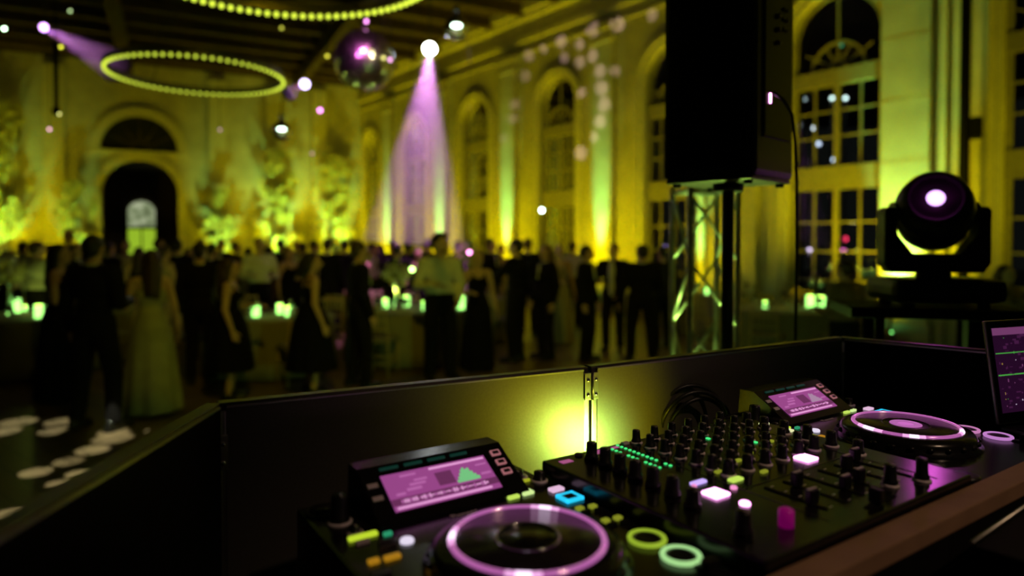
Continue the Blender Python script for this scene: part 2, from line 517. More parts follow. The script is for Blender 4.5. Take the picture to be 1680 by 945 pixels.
b._add([bw(s, 6.93, z) for s, z in poly] + [bw(s, 6.96, z) for s, z in poly], [tuple(range(k)), tuple(range(2 * k - 1, k - 1, -1))] + [(i, k + i, k + (i + 1) % k, (i + 1) % k) for i in range(k)])
m = mat('frosted_lit_pane', (0.1, 0.1, 0.1), 0.4)
nt = m.node_tree
vo = nt.nodes.new('ShaderNodeTexVoronoi'); vo.inputs['Scale'].default_value = 3.2
cr = nt.nodes.new('ShaderNodeValToRGB')
cr.color_ramp.elements[0].color = (.42, .45, .30, 1); cr.color_ramp.elements[1].color = (.04, .05, .02, 1)
e = cr.color_ramp.elements.new(.5); e.color = (.16, .20, .10, 1)
tcn = nt.nodes.new('ShaderNodeTexCoord')
nt.links.new(tcn.outputs['Object'], vo.inputs['Vector']); nt.links.new(vo.outputs['Distance'], cr.inputs['Fac'])
nt.links.new(cr.outputs['Color'], nt.nodes['Principled BSDF'].inputs['Emission Color'])
nt.nodes['Principled BSDF'].inputs['Emission Strength'].default_value = 1.2
b.build('fanlight_pane', m, w9)

# ceiling joists (parallel to the back wall) and long girders
jr = Matrix.Rotation(math.atan2(BD.y, BD.x), 3, 'Z')
JM = MB()
JM.box((0, 0, 0), (34, .24, .30), bev=.01)
jm = JM.mesh('ceiling_joist', M['timber'])
for i in range(15):
    o = bpy.data.objects.new('ceiling_joist', jm); COL.objects.link(o)
    p = CORNER + BD * 12.6 - BN * (0.8 + 1.45 * i)
    o.location = (p.x, p.y, HR - .15); o.rotation_euler = (0, 0, math.atan2(BD.y, BD.x)); struct(o)
for q, (k, wd) in enumerate(((2.6, .3), (8.4, .34), (13.6, .34), (18.8, .34))):
    b = MB(); b.box((0, 0, 0), (24, wd, .42), bev=.015)
    o = b.build('ceiling_girder', M['timber'])
    p = CORNER + BD * k - BN * 12.2
    o.location = (p.x, p.y, HR - .5); o.rotation_euler = (0, 0, math.atan2(BN.y, BN.x)); struct(o)

# stage deck under the booth
th = R(33.84)
gr = Vector((math.cos(th), math.sin(th), 0)); gb = Vector((-gr.y, gr.x, 0))
J1 = Vector((0.0167, 0.7014, 0))
def g2w(r, b_, z): 
    p = J1 + gr * r + gb * b_
    return Vector((p.x, p.y, z))
STG = 0.30
b = MB(); b.box((0, 0, STG - .04), (2.35, 1.70, .08), bev=.005); b.box((0, 0, .13), (2.25, 1.6, .26))
o = b.build('stage_riser', M['stage']); o.location = g2w(.45, -.52, 0); o.rotation_euler = (0, 0, R(30)); struct(o)

# ------------------------------------------------------------------ light fixtures on the floor, washing the walls
def uplight(p, target, e_green, e_yel, label, group, ang=34, core=None):
    t = thing('uplight', label, 'uplight', (p.x, p.y, 0), 0, group)
    b = MB(); b.box((0, 0, .015), (.26, .12, .03), bev=.006)
    b.build('base_plate', M['black'], t)
    b = MB(); b.cyl((0, 0, .06), (0, 0, .20), .08, .095, 20); b.tube([(-.115, 0, .02), (-.115, 0, .14), (-.09, 0, .14)], .008, 6); b.tube([(.115, 0, .02), (.115, 0, .14), (.09, 0, .14)], .008, 6)
    b.build('lamp_body', M['black'], t)
    b = MB(); b.cyl((0, 0, .198), (0, 0, .206), .085, .085, 20)
    b.build('lens', led('uplight_lens', GRN, 6.0), t)
    q = Vector((p.x, p.y, .26))
    if core: spot('uplight_beam', q, core, GRN, e_green, ang * .5, 0.9, .04)
    else: spot('uplight_beam', q, target, GRN, e_green, ang, 0.9, .06)
    spot('uplight_beam', q, target, YEL, e_green * (.04 if core else .45), ang * 1.6, 0.9, .06)
    if e_yel:
        off = Vector((p.x - target.x, p.y - target.y, 0)).normalized() * 1.2
        spot('added_wall_wash', q + off, target + Vector((0, 0, 1.2)), YEL, e_yel, 125, 1.0, .08)  # added wash lamp in mid-air, apart from the fixture, to brighten the wall
    return t
UG = 'uplights along the window wall'
uplab = ['floor uplight at the foot of the farthest pilaster by the corner', 'floor uplight at the second pilaster from the back corner',
         'floor uplight washing the pilaster behind the man in the pale shirt', 'floor uplight washing the pilaster behind the group of suited men',
         'floor uplight washing the pilaster behind the loudspeaker pole']
for (s, hw), lb in zip(PIL, uplab):
    uplight(rw(s, -.62, 0), rw(s, -.12, 2.6), 2500, 420, lb, UG, 32, rw(s, -.15, 2.7))
uplight(rw(9.05, -.34, 0), rw(9.0, -.02, 2.6), 1500, 200, 'floor uplight seen through the upright lighting truss', UG, 32, rw(9.02, -.02, 3.0))
uplight(rw(4.95, -.46, 0), rw(4.85, -.16, 3.2), 2300, 560, 'floor uplight behind the moving head lamp on its platform', UG, 74, rw(4.85, -.16, 2.3))

uplight(rw(1.2, -.8, 0), rw(1.6, -.05, 3.0), 200, 420, 'added floor uplight beyond the right edge of the photo', UG, 50, rw(1.5, -.05, 3.0))  # unseen uplight added to brighten the surround of the nearest window
t = thing('lighting_mast', 'tall black mast against the wall right of the moving head lamp', 'mast', tuple(rw(3.86, -.42, 0)))
b = MB(); b.cyl((0, 0, .02), (0, 0, 7.6), .075, .07, 16); b.build('mast_tube', M['black_matte'], t)
b = MB(); b.lathe([(.16, 0), (.16, .02), (.08, .05)], (0, 0, 0), 20); b.build('foot', M['black_matte'], t)
b = MB(); b.box((.12, -.06, 3.5), (.16, .16, .34), bev=.03); b.build('control_box', M['black_matte'], t)

# ------------------------------------------------------------------ climbing greenery on the back wall
def greenery(k, w0, h, n, label, seed, lamp=True, eg=160, ey=60):
    rnd = random.Random(seed)
    base = bw(k, -.35, 0)
    t = thing('climbing_plant', label, 'plant', tuple(base), math.atan2(BD.y, BD.x))
    b = MB()
    for _ in range(int(n * 1.5)):
        z = h * (rnd.random() ** 1.15)
        wd = w0 * (1.05 - .65 * z / h) * (.8 + .35 * math.sin(z * 2.3 + seed))
        x = max(-.85, min(.85, rnd.gauss(0, .42) * wd))
        y = .10 + .14 * rnd.random()
        # clumps and gaps
        if noise.noise(Vector((x * 2.2 + seed * 9, z * 1.6, 0))) < -.02: continue
        a = rnd.random() * 2 * PI; e = (rnd.random() - .5) * 1.6; s = .10 + .10 * rnd.random()
        rt = Matrix.Rotation(a, 3, 'Y') @ Matrix.Rotation(e, 3, 'X')
        c = Vector((x, y, z + .1))
        sh = [(-.5, 0), (-.3, .5), (0, 1.2), (.3, .5), (.5, 0), (0, -.35)]
        b._add([c + rt @ Vector((px * s, 0, py * s)) for px, py in sh], [(0, 1, 2, 3, 4, 5)])
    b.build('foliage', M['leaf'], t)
    b = MB()
    for q in range(4):
        pts = []
        for i in range(9):
            z = h * .9 * i / 8
            pts.append(Vector((.12 * (q - 1.5) + .18 * math.sin(i * .9 + q * 2), .22, max(.0, z))))
        b.tube(pts, [.03 - .0025 * i for i in range(9)], 6)
    b.build('stem', M['stem'], t)
    if lamp:
        pp = bw(k, -1.7, 0)
        uplight(pp, bw(k, -.3, 2.9), eg * 3.2, ey * 3, 'floor uplight below the %s' % label.split(',')[0], 'uplights along the back wall', 40)
    return t
def kb(x):      # position along the back wall below a column of the photograph
    r = ray(x, 398); t = (CORNER.dot(BN)) / (r.x * BN.x + r.y * BN.y)
    return (Vector((r.x * t, r.y * t, 0)) - CORNER).dot(BD)
greenery(kb(8), 1.1, 6.6, 1500, 'tall leafy column nearest the left edge, brightly uplit', 1, True, 170, 90)
greenery(kb(128), 1.1, 3.9, 700, 'shorter leafy growth left of the arched doorway, uplit', 2, True, 70, 30)
greenery(kb(362), .95, 3.6, 700, 'leafy mound right of the arched doorway, uplit', 3, True, 120, 30)
greenery(kb(455), 1.25, 5.2, 1500, 'tall leafy column in the middle of the back wall, brightly uplit', 4, True, 270, 60)
greenery(kb(548), 1.3, 5.4, 1500, 'leafy column beside the back corner, uplit amber', 5, True, 220, 60)

# ------------------------------------------------------------------ overhead: hoops, mirror ball, lamps, beams
def hoop(px, py, Y, Rh, z, label, nb, e):
    c = at_depth(px, py, Y); c.z = z
    t = thing('hoop_chandelier', label, 'chandelier', tuple(c), 0, 'ring chandeliers')
    b = MB(); b.torus((0, 0, 0), Rh, .028, 72, 8); b.torus((0, 0, .05), Rh, .012, 72, 6)
    b.build('hoop', M['alu_dark'], t)
    b = MB()
    for k in range(3):
        a = 2 * PI * k / 3 + .5
        b.tube([(Rh * math.cos(a), Rh * math.sin(a), 0), (0, 0, 1.6)], .006, 6)
    b.tube([(0, 0, 1.6), (0, 0, HR - .3 - z)], .008, 6)
    b.build('suspension_cable', M['black'], t)
    bb = MB(); bb.ball((0, 0, 0), .021, 8)
    me = bb.mesh('bulb', led('fairy_bulb_%d' % nb, (0.60, 0.74, 0.05), e))
    for k in range(nb):
        a = 2 * PI * k / nb
        o = bpy.data.objects.new('bulb', me); COL.objects.link(o); o.parent = t
        o.location = ((Rh - .005) * math.cos(a), (Rh - .005) * math.sin(a), -.045)
    return t
hoop(325, 125, 9.1, 1.10, 4.0, 'whole hoop of small bulbs hanging above the crowd at left', 76, 1.5)
hoop(447, 0, 4.64, 1.15, 3.70, 'nearer hoop of small bulbs cut by the top edge of the photo', 100, 1.9)

# mirror ball and the flecks it throws
MBP = at_depth(598, 100, 8.0)
t = thing('mirror_ball', 'large mirror ball hanging near the ceiling with magenta glints', 'mirror ball', tuple(MBP))
b = MB(); RB = .355; nr = 22
for i in range(nr):
    a0 = -PI / 2 + PI * i / nr; a1 = -PI / 2 + PI * (i + 1) / nr
    nk = max(6, int(2 * PI * RB * math.cos((a0 + a1) / 2) / (PI * RB / nr)))
    for k in range(nk):
        t0 = 2 * PI * k / nk; t1 = 2 * PI * (k + .93) / nk; ab = a0 + (a1 - a0) * .93
        jx = (random.random() - .5) * .14; jy = (random.random() - .5) * .14
        def sp(a, t_): return Vector((RB * math.cos(a) * math.cos(t_), RB * math.cos(a) * math.sin(t_), RB * math.sin(a)))
        q = [sp(a0, t0), sp(a0, t1), sp(ab, t1), sp(ab, t0)]
        c = sum(q, Vector()) / 4
        rt = Matrix.Rotation(jx, 3, 'X') @ Matrix.Rotation(jy, 3, 'Z')
        b._add([c + rt @ (p - c) for p in q], [(0, 1, 2, 3)])
b.build('mirror_tiles', mat('mirror_facets', (0.92, 0.88, 0.92), 0.22, metal=1.0, vary=0.02), t)
b = MB(); b.ball((0, 0, 0), RB * .985, 32); b.build('core', M['black'], t)
b = MB(); b.cyl((0, 0, RB - .01), (0, 0, RB + .07), .035, .03, 12); b.tube([(0, 0, RB), (0, 0, HR - .3 - MBP.z)], .008, 6); b.build('hanging_rod', M['black'], t)

def fleck(src, tgt, rad, color, e):
    d = (Vector(tgt) - src).length
    ang = max(1.0, math.degrees(2 * math.atan(rad / d)))
    o = src + (Vector(tgt) - src).normalized() * .45
    d2 = (Vector(tgt) - o).length
    spot('fleck_beam', o, tgt, color, e * d2 * d2, max(1.0, math.degrees(2 * math.atan(rad / d2))), .35, .004)
GOBO2 = Vector((-2.6, 3.2, 6.6))
GOBO = Vector((-4.7, 7.3, 7.9))
for x, y, r_, k in ((868, 92, .22, .8), (892, 80, .18, .8), (921, 68, .24, 1), (951, 73, .20, 1), (976, 48, .26, 1), (1015, 40, .24, 1), (926, 95, .2, .9), (951, 102, .22, 1),
                    (974, 92, .26, .9), (988, 117, .24, 1), (1010, 116, .18, .8), (990, 145, .28, 1.1), (994, 172, .28, 1.1), (988, 200, .26, 1.1), (977, 226, .2, 1), (953, 251, .26, 1.1),
                    (955, 152, .18, .9), (862, 125, .24, .5), (845, 172, .22, .5), (842, 195, .22, .5), (828, 228, .2, .4), (1070, 25, .2, .7)):
    fleck(MBP, at_wall(x, y), r_ * .78, (1.0, .66, .55), 20.0 * k)
for x, y, r_, k in ((30, 692, .25, .7), (100, 692, .22, .7), (2, 708, .24, .8), (92, 707, .22, .7), (185, 709, .2, .8), (185, 719, .25, .9), (152, 738, .2, 1), (112, 757, .17, .6),
                    (58, 775, .17, 1), (128, 777, .13, .9), (95, 793, .12, .9), (12, 845, .17, 1.0), (225, 708, .15, .5)):
    fleck(GOBO if y < 709 else GOBO2, at_height(x, y, 0), r_ * .70, (.90, 1.0, .68), 85.0 * k)

# unseen lamp bar added above the booth to light crowd, mirror ball and desk
t = thing('added_lamp_bar', 'added lamp bar hung above the booth, out of the picture', 'lamp bar', (-.6, 1.2, 6.4))
b = MB(); b.cyl((-2.6, 0, 0), (2.6, 0, 0), .025, .025, 12); b.build('bar', M['alu_dark'], t)
b = MB(); b.cyl((-2.2, 0, 0), (-2.2, 0, 1.8), .012, .012, 8); b.cyl((2.2, 0, 0), (2.2, 0, 1.8), .012, .012, 8); b.build('hanger', M['black'], t)
for x in (-2.0, -1.0, .4, 1.6):
    b = MB(); b.lathe([(.05, .14), (.085, .10), (.09, -.12), (.08, -.12)], (x, .05, -.14), 18, rot=Matrix.Rotation(.5, 3, 'X')); b.build('lamp_can', M['black'], t)
spot('added_ball_spot', Vector((-1.4, 1.7, 5.9)), MBP, (1.0, .16, .80), 3500, 8, .4, .03)
spot('added_ball_spot', Vector((3.0, 1.7, 5.0)), MBP, (.95, .85, .35), 500, 8, .4, .03)
spot('added_crowd_fill', Vector((-.2, 1.7, 5.9)), (-1.2, 9.5, 1.2), (1.0, .76, .0), 300, 66, .8, .08)
spot('added_desk_fill', Vector((2.2, -.6, 4.2)), (.42, .82, 1.3), (1.0, .66, .42), 75, 24, .8, .05)
for gg, ww in ((GOBO, 'farther'), (GOBO2, 'nearer')):  # unseen projectors added to throw the floor flecks
    b = MB(); b.box((0, 0, .08), (.22, .30, .18), bev=.02); b.cyl((0, 0, .17), (0, 0, HR - .3 - gg.z), .014, .014, 8)
    o = b.build('added_projector', M['black'], loc=tuple(gg)); tag(o, '%s added pattern projector above the dance floor, out of the picture' % ww, 'projector')

def spot_fixture(px, py, Y, tpx, tpy, tY, rad, label, col, es, beam_e=0, cone=None, dens=.25, up=0.35):
    c = at_depth(px, py, Y); tg = at_depth(tpx, tpy, tY)
    d = (tg - c).normalized()
    t = thing('ceiling_spotlight', label, 'spotlight', tuple(c), 0, 'spotlights under the ceiling')
    face = (Vector((0, 0, EYE)) - c).normalized()
    ax = (face * .75 + d * .25).normalized() if cone else face
    rot = ax.to_track_quat('Z', 'Y').to_matrix()
    b = MB(); b.lathe([(rad * .5, -.30), (rad * .95, -.25), (rad * 1.15, -.05), (rad * 1.2, .0), (rad * 1.05, .0)], (0, 0, 0), 20, rot=rot); b.build('lamp_body', M['black'], t)
    b = MB(); b.lathe([(0.0001, .012), (rad, .004), (rad, -.005)], (0, 0, 0), 20, rot=rot); b.build('lens', led('lens_%d' % px, col, es), t)
    b = MB(); b.tube([(0, 0, rad), (0, 0, HR - .3 - c.z)], .014, 8); b.build('drop_pole', M['black'], t)
    if beam_e:
        L = (tg - c).length
        spot('ceiling_beam', c + ax * .03, tg, cone[2], beam_e, math.degrees(2 * math.atan(cone[1] / L)) * 1.05, .25, .03)
        b = MB()
        rt = d.to_track_quat('Z', 'Y').to_matrix()
        b.lathe([(cone[0], 0.02), (cone[1], L)], (0, 0, 0), 32, rot=rt)
        vm = bpy.data.materials.new('haze'); vm.use_nodes = True
        nt = vm.node_tree; nt.nodes.remove(nt.nodes['Principled BSDF'])
        vs = nt.nodes.new('ShaderNodeVolumeScatter'); vs.inputs['Density'].default_value = dens; vs.inputs['Anisotropy'].default_value = .3
        nt.links.new(vs.outputs[0], nt.nodes['Material Output'].inputs['Volume'])
        o = b.build('haze', vm); o.location = c
        o['label'] = 'haze catching the violet beam of the %s' % label.split(',')[0].replace(' with a wide violet beam', '').replace(' with a slanting beam', ''); o['category'] = 'haze'; o['kind'] = 'stuff'
    return t
VIO = (0.85, 0.28, 0.85)
spot_fixture(705, 80, 12.0, 680, 400, 12.0, .11, 'bright white spotlight with a wide violet beam, right of the mirror ball', (0.95, 1.0, 1.0), 30, 2600, (.10, .95, VIO), .16)
spot_fixture(72, 45, 14.0, 190, 108, 13.4, .075, 'small violet spotlight with a slanting beam at upper left', (0.70, 0.35, 1.0), 7, 420, (.06, .34, VIO), .22)
spot_fixture(500, 138, 15.0, 472, 155, 14.6, .10, 'small violet spotlight between the left hoop and the mirror ball', (0.75, 0.60, 1.0), 6, 60, (.09, .16, VIO), .30)

def tiny(px, py, Y, r_, col, es, label):  # bulbs on cords, mostly added in place of reflected points of light
    c = at_depth(px, py, Y)
    t = thing('light_point', label, 'bulb', tuple(c), 0, 'small bulbs under the ceiling')
    b = MB(); b.ball((0, 0, 0), r_, 10); b.build('bulb_glass', led('bulb_%d_%d' % (px, py), col, es), t)
    b = MB(); b.cyl((0, 0, r_ * .8), (0, 0, r_ * 2.2), r_ * .5, r_ * .4, 8); b.tube([(0, 0, r_ * 2), (0, 0, HR - .3 - c.z)], .004, 5); b.build('cord', M['black'], t)
tiny(7, 47, 9, .02, (.6, 1, .6), 14, 'added pale green glint bulb at the far upper left edge')
tiny(115, 18, 11, .02, (.5, .7, .3), 3, 'added dim glint bulb near the top left corner')
tiny(100, 77, 11, .022, (.8, .8, .05), 4, 'added yellow glint bulb below the left violet spotlight')
tiny(525, 181, 10, .03, (.9, .25, .75), 6, 'added pink glint bulb below the mirror ball at its left')
tiny(601, 35, 8, .022, (.9, .3, .8), 4, 'added pink glint bulb above the mirror ball')
tiny(537, 92, 9, .022, (.7, .65, .05), 2.5, 'added amber glint bulb just left of the mirror ball')
tiny(629, 95, 7.5, .02, (.7, .7, .2), 2.5, 'added yellow glint bulb against the right of the mirror ball')
tiny(640, 98, 7.4, .02, (.8, .35, .7), 3.5, 'added pink glint bulb just right of the mirror ball')
tiny(81, 212, 10, .022, (.8, .4, .5), 3, 'added pink glint bulb low at left beside the dark hanging rod')
tiny(97, 187, 10, .02, (.7, .7, .2), 3, 'small yellow bulb below the dark hanging rod')
tiny(462, 46, 9, .022, (.5, .5, .05), 2, 'small amber bulb between the two hoops')
tiny(361, 213, 12, .025, (.6, .35, .35), 1.5, 'added pinkish glint bulb below the left hoop')
tiny(512, 252, 14, .03, (.6, .35, .35), 1.5, 'added pinkish glint bulb in front of the back corner')
tiny(889, 345, 11, .035, (.75, 1, .85), 14, 'bright white bulb in front of the fourth window')

def globe(px, py, Y, Rg, label, e):
    c = at_depth(px, py, Y)
    t = thing('pendant_lamp', label, 'pendant lamp', tuple(c), 0, 'glass pendant lamps')
    b = MB(); b.lathe([(.03, Rg * 1.35), (.045, Rg), (Rg * .8, Rg * .55), (Rg, 0), (Rg * .8, -Rg * .6), (Rg * .4, -Rg * .92), (0.001, -Rg)], (0, 0, 0), 24)
    b.build('glass_shade', M['clear'], t)
    b = MB(); b.ball((0, 0, Rg * .25), (Rg * .62, Rg * .62, Rg * .16), 16); b.build('lamp_disc', led('pendant_disc', (.75, 1, .8), e), t)
    b = MB(); b.cyl((0, 0, Rg * 1.3), (0, 0, Rg * 1.75), .05, .03, 12); b.tube([(0, 0, Rg * 1.7), (0, 0, HR - .3 - c.z)], .008, 6); b.build('stem', M['black'], t)
globe(749, 46, 9.0, .17, 'round glass pendant lamp hanging right of the mirror ball near the top', 9)
globe(462, 215, 12.0, .18, 'round glass pendant lamp low between the left hoop and the crowd', 9)
b = MB(); b.cyl((0, 0, 0), (0, 0, 1.0), .03, .03, 10); b.cyl((0, 0, 1.0), (0, 0, HR - .3 - 3.7), .012, .012, 8); b.lathe([(.02, -.09), (.05, -.07), (.06, 0), (.03, .03)], (0, 0, 0), 12)
c = at_depth(92, 178, 10); 
o = b.build('hanging_rod', M['black_matte'], loc=(c.x, c.y, 3.7)); tag(o, 'thin dark rod hanging from the ceiling at far left', 'rod')

# lights outside the windows
def outside(px, py, d, r_, col, es, label):
    c = at_wall(px, py, d)
    t = thing('garden_light', label, 'outdoor light', (c.x, c.y, 0), 0, 'lights outside the windows')
    b = MB(); b.ball((0, 0, c.z), r_, 10); b.build('globe', led('outdoor_%d_%d' % (px, py), col, es), t)
    b = MB(); b.cyl((0, 0, 0), (0, 0, c.z - r_ * .8), .03, .02, 8); b.build('post', M['black'], t)
CW = (.75, 1, .95)
for a in ((1316, 163, 6, .09, CW, 12, 'brightest white garden light through the upper left panes behind the speaker cable'),
          (1365, 161, 6, .05, CW, 7, 'white garden light left of the middle mullion, upper panes'),
          (1387, 161, 6, .05, CW, 6, 'white garden light right of the middle mullion, upper panes'),
          (1336, 210, 7, .06, (.7, .8, .9), 5, 'soft white garden light in the second row of panes'),
          (1310, 220, 7, .06, (.6, .7, .8), 3, 'dim white garden light low in the second row of panes'),
          (1343, 236, 8, .06, (.6, .7, .9), 3, 'dim bluish garden light below the second row of panes'),
          (1367, 262, 8, .05, (.6, .75, 1), 5, 'small bluish garden light just above the lower transom'),
          (1328, 411, 7, .06, (.85, .65, 1), 14, 'bright violet-white garden light low behind the speaker cable'),
          (1384, 411, 7, .055, (1, .15, .7), 10, 'bright magenta garden light low in the window'),
          (1386, 392, 9, .075, (1, .04, .12), 3, 'red garden light above the magenta one'),
          (1406, 411, 9, .05, (.5, .5, .05), 1.5, 'dim yellow garden light right of the magenta one'),
          (924, 215, 7, .05, (.7, .9, .9), 5, 'white garden light in the upper panes of the fourth window'),
          (912, 216, 7, .04, (.6, .6, .6), 2, 'dim grey garden light beside the one in the fourth window'),
          (1071, 226, 5, .05, (.75, .85, .05), 4, 'yellow garden light in the window left of the speaker'),
          (1070, 269, 5, .05, (.75, .85, .05), 4, 'lower yellow garden light in the window left of the speaker'),
          (1090, 405, 6, .05, (.5, .35, .9), 4, 'small violet garden light beside the truss'),
          (939, 149, 5, .06, (.35, .8, .1), 4, 'green garden light behind the fanlight of the fourth window'),
          (1380, 74, 8, .05, (.05, .3, .12), 1.5, 'dim green garden light behind the fanlight above')):
    outside(*a)
# ------------------------------------------------------------------ people
def remesh(mb, name, m, voxel, smooth_it=4):
    me = mb.mesh(name + '_src', m)
    o = bpy.data.objects.new(name + '_src', me); COL.objects.link(o)
    md = o.modifiers.new('r', 'REMESH'); md.mode = 'VOXEL'; md.voxel_size = voxel; md.use_smooth_shade = True
    if smooth_it:
        sm = o.modifiers.new('s', 'SMOOTH'); sm.factor = .5; sm.iterations = smooth_it
    dg = bpy.context.evaluated_depsgraph_get()
    out = bpy.data.meshes.new_from_object(o.evaluated_get(dg))
    out.name = name
    bpy.data.objects.remove(o); bpy.data.meshes.remove(me)
    out.materials.clear(); out.materials.append(m)
    for p in out.polygons: p.use_smooth = True
    return out
def link(name, me, parent, s=1.0):
    o = bpy.data.objects.new(name, me); COL.objects.link(o); o.parent = parent
    return o

ARMS = {'down': ((.25, .03, 1.13), (.27, -.05, .88)), 'bent': ((.25, .03, 1.14), (.15, -.23, 1.15)),
        'pocket': ((.31, .08, 1.14), (.20, -.04, .96)), 'reach': ((.27, -.16, 1.20), (.20, -.42, 1.22)),
        'fold': ((.24, -.03, 1.12), (.02, -.20, 1.10)), 'low': ((.24, .0, 1.13), (.13, -.17, .95)), 'up': ((.27, -.10, 1.18), (.16, -.24, 1.40)),
        'out': ((.34, -.04, 1.18), (.50, -.20, 1.12)), 'back': ((.27, .10, 1.14), (.06, .17, .95))}
def mk(sex='m', arms=('down', 'down'), spread=.11, step=0.0, turn=0.0, top='suit', bottom='suit', hair='hair_black', hairstyle='short',
       skin='skin', hem=.45, flare=.30, shirtfront=False, vox=.009, longdress=False, lean=0.0, beard=False, glass=False):
    """returns an Empty facing -Y with body, hair, clothing and shoes as children (1.75 m tall)"""
    fem = sex == 'f'
    sw = .165 if fem else .19
    t = bpy.data.objects.new('person', None); COL.objects.link(t); t.empty_display_size = .1
    hz = lambda x, y, z: Matrix.Rotation(turn, 3, 'Z') @ Vector((x, y, z - 1.55)) + Vector((0, 0, 1.55))
    body = MB()
    rotT = Matrix.Rotation(turn, 3, 'Z')
    body.ball(hz(0, .012, 1.652), (.074, .092, .098), 18, rotT)
    body.ball(hz(0, -.018, 1.598), (.058, .070, .080), 16, rotT)
    body.ball(hz(0, -.058, 1.543), (.026, .024, .020), 12)
    body.limb(hz(0, -.086, 1.640), hz(0, -.108, 1.604), .008, .013, 8)
    body.ball(hz(0, -.088, 1.570), (.024, .012, .009), 10, rotT)
    body.ball(hz(0, -.076, 1.655), (.05, .016, .012), 10, rotT)
    for sx in (-1, 1): body.ball(hz(sx * .076, .012, 1.615), (.010, .020, .030), 10, rotT)
    body.limb((0, .012, 1.44), hz(0, .008, 1.56), .055 if not fem else .047, .052 if not fem else .044)
    cw = .155 if fem else .175
    body.ball((0, .01, 1.30), (cw - .01, .105, .17)); body.ball((0, .005, 1.12), (.115 if fem else .14, .088, .15))
    body.ball((0, .01, .97), (.158 if fem else .155, .105, .13))
    body.limb((-sw + .03, .01, 1.415), (sw - .03, .01, 1.415), .055, .055)
    if fem:
        for sx in (-1, 1): body.ball((sx * .065, -.075, 1.29), .055)
    sk = .88 if fem else 1.0
    J = []
    for si, sx in enumerate((-1, 1)):
        e, wv = ARMS[arms[si]]
        sh = Vector((sx * sw, .01, 1.415)); e = Vector((sx * (e[0] - (.02 if fem else 0)), e[1], e[2])); wv = Vector((sx * wv[0], wv[1], wv[2]))
        J.append((sh, e, wv))
        body.limb(sh, e, .050 * sk, .040 * sk); body.limb(e, wv, .040 * sk, .026 * sk)
        d = (wv - e).normalized()
        n = d.cross(Vector((0, 0, 1)));  n = n.normalized() if n.length > .2 else Vector((0, 1, 0))
        if arms[si] in ('down', 'pocket', 'low', 'back'): n = Vector((0, 1, 0)) - d * d.y; n.normalize()
        m = d.cross(n).normalized()
        if m.x * sx > 0: m = -m       # palm side, towards the body
        pc = wv + d * .045
        rt = Matrix((n, m, d)).transposed()
        body.ball(pc, (.040 * sk, .015, .048), 12, rt)
        for fi, (off, ln) in enumerate(((-.028, .062), (-.010, .074), (.009, .070), (.027, .054))):
            a = pc + d * .036 + n * off; b_ = a + d * ln * .5 + m * .008; c_ = b_ + d * ln * .38 + m * .028
            body.limb(a, b_, .0088, .0082, 7); body.limb(b_, c_, .0082, .0066, 7)
        a = pc - n * .030 - d * .012; b_ = a - n * .024 + d * .030 + m * .014; c_ = b_ + d * .026 + m * .014
        body.limb(a, b_, .011, .010, 7); body.limb(b_, c_, .010, .008, 7)
    F = []
    for si, sx in enumerate((-1, 1)):
        fy = step * sx
        hip = Vector((sx * .085, .01, .93)); kn = Vector((sx * (.05 + spread * .55), fy * .5 - .02, .50)); an = Vector((sx * spread, fy + .02, .085))
        F.append((hip, kn, an))
        body.limb(hip, kn, .088 * sk, .058 * sk); body.limb(kn, an, .056 * sk, .036 * sk)
        body.limb(an + Vector((0, .01, -.035)), an + Vector((sx * .02, -.13, -.055)), .034, .026)
    link('body', remesh(body, 'body', M[skin], vox, 2), t)
    # eyes
    for sx in (-1, 1):
        ey = MB(); ey.ball(hz(sx * .030, -.0785, 1.630), (.013, .008, .008), 10, rotT)
        link('eye', ey.mesh('eye', M['hair_black']), t)
    # hair
    h = MB()
    h.ball(hz(0, .026, 1.672), (.082, .092, .088), 18, rotT)
    h.ball(hz(0, .055, 1.625), (.072, .066, .075), 14, rotT)
    if hairstyle == 'quiff':
        h.ball(hz(.01, -.045, 1.735), (.055, .045, .030), 12, rotT); h.ball(hz(-.02, .0, 1.75), (.055, .06, .028), 12, rotT)
    if hairstyle in ('long', 'bob'):
        L = 1.30 if hairstyle == 'long' else 1.50
        h.limb(hz(0, .07, 1.62), Vector((0, .115, L)), .080, .060)
        for sx in (-1, 1): h.limb(hz(sx * .066, .015, 1.66), hz(sx * .085, .05, L + .05), .030, .034)
        h.limb(hz(-.05, .07, 1.55), Vector((-.05, .11, L - .05)), .05, .03); h.limb(hz(.05, .07, 1.55), Vector((.05, .11, L - .03)), .05, .03)
    if hairstyle == 'bun': h.ball(hz(0, .125, 1.70), .045, 12)
    if hairstyle == 'curly':
        for q in range(14):
            a = q * 2.4; h.ball(hz(.075 * math.cos(a), .03 + .085 * math.sin(a), 1.66 + .075 * math.cos(q * 1.3)), .032, 8)
    if beard: h.ball(hz(0, -.048, 1.552), (.046, .036, .034), 12, rotT)
    link('hair', remesh(h, 'hair', M[hair], .011, 3), t)
    # clothing
    if top in ('suit', 'suit_navy', 'shirt', 'top_tan', 'sequin') and not (fem and longdress):
        inf = .018 if top.startswith('suit') else .010
        c = MB()
        c.ball((0, .012, 1.30), (cw + inf, .105 + inf, .18)); c.ball((0, .008, 1.12), ((.12 if fem else .145) + inf, .092 + inf, .17))
        low = .80 if top.startswith('suit') else .95
        c.ball((0, .012, low + .14), ((.168 if not fem else .165) + inf, .112 + inf, .15))
        c.limb((-sw + .03, .012, 1.425), (sw - .03, .012, 1.425), .052 + inf, .052 + inf)
        if fem:
            for sx in (-1, 1): c.ball((sx * .065, -.078, 1.29), .072)
        c.limb((-.06, .02, 1.455), (.06, .02, 1.455), .045, .045)
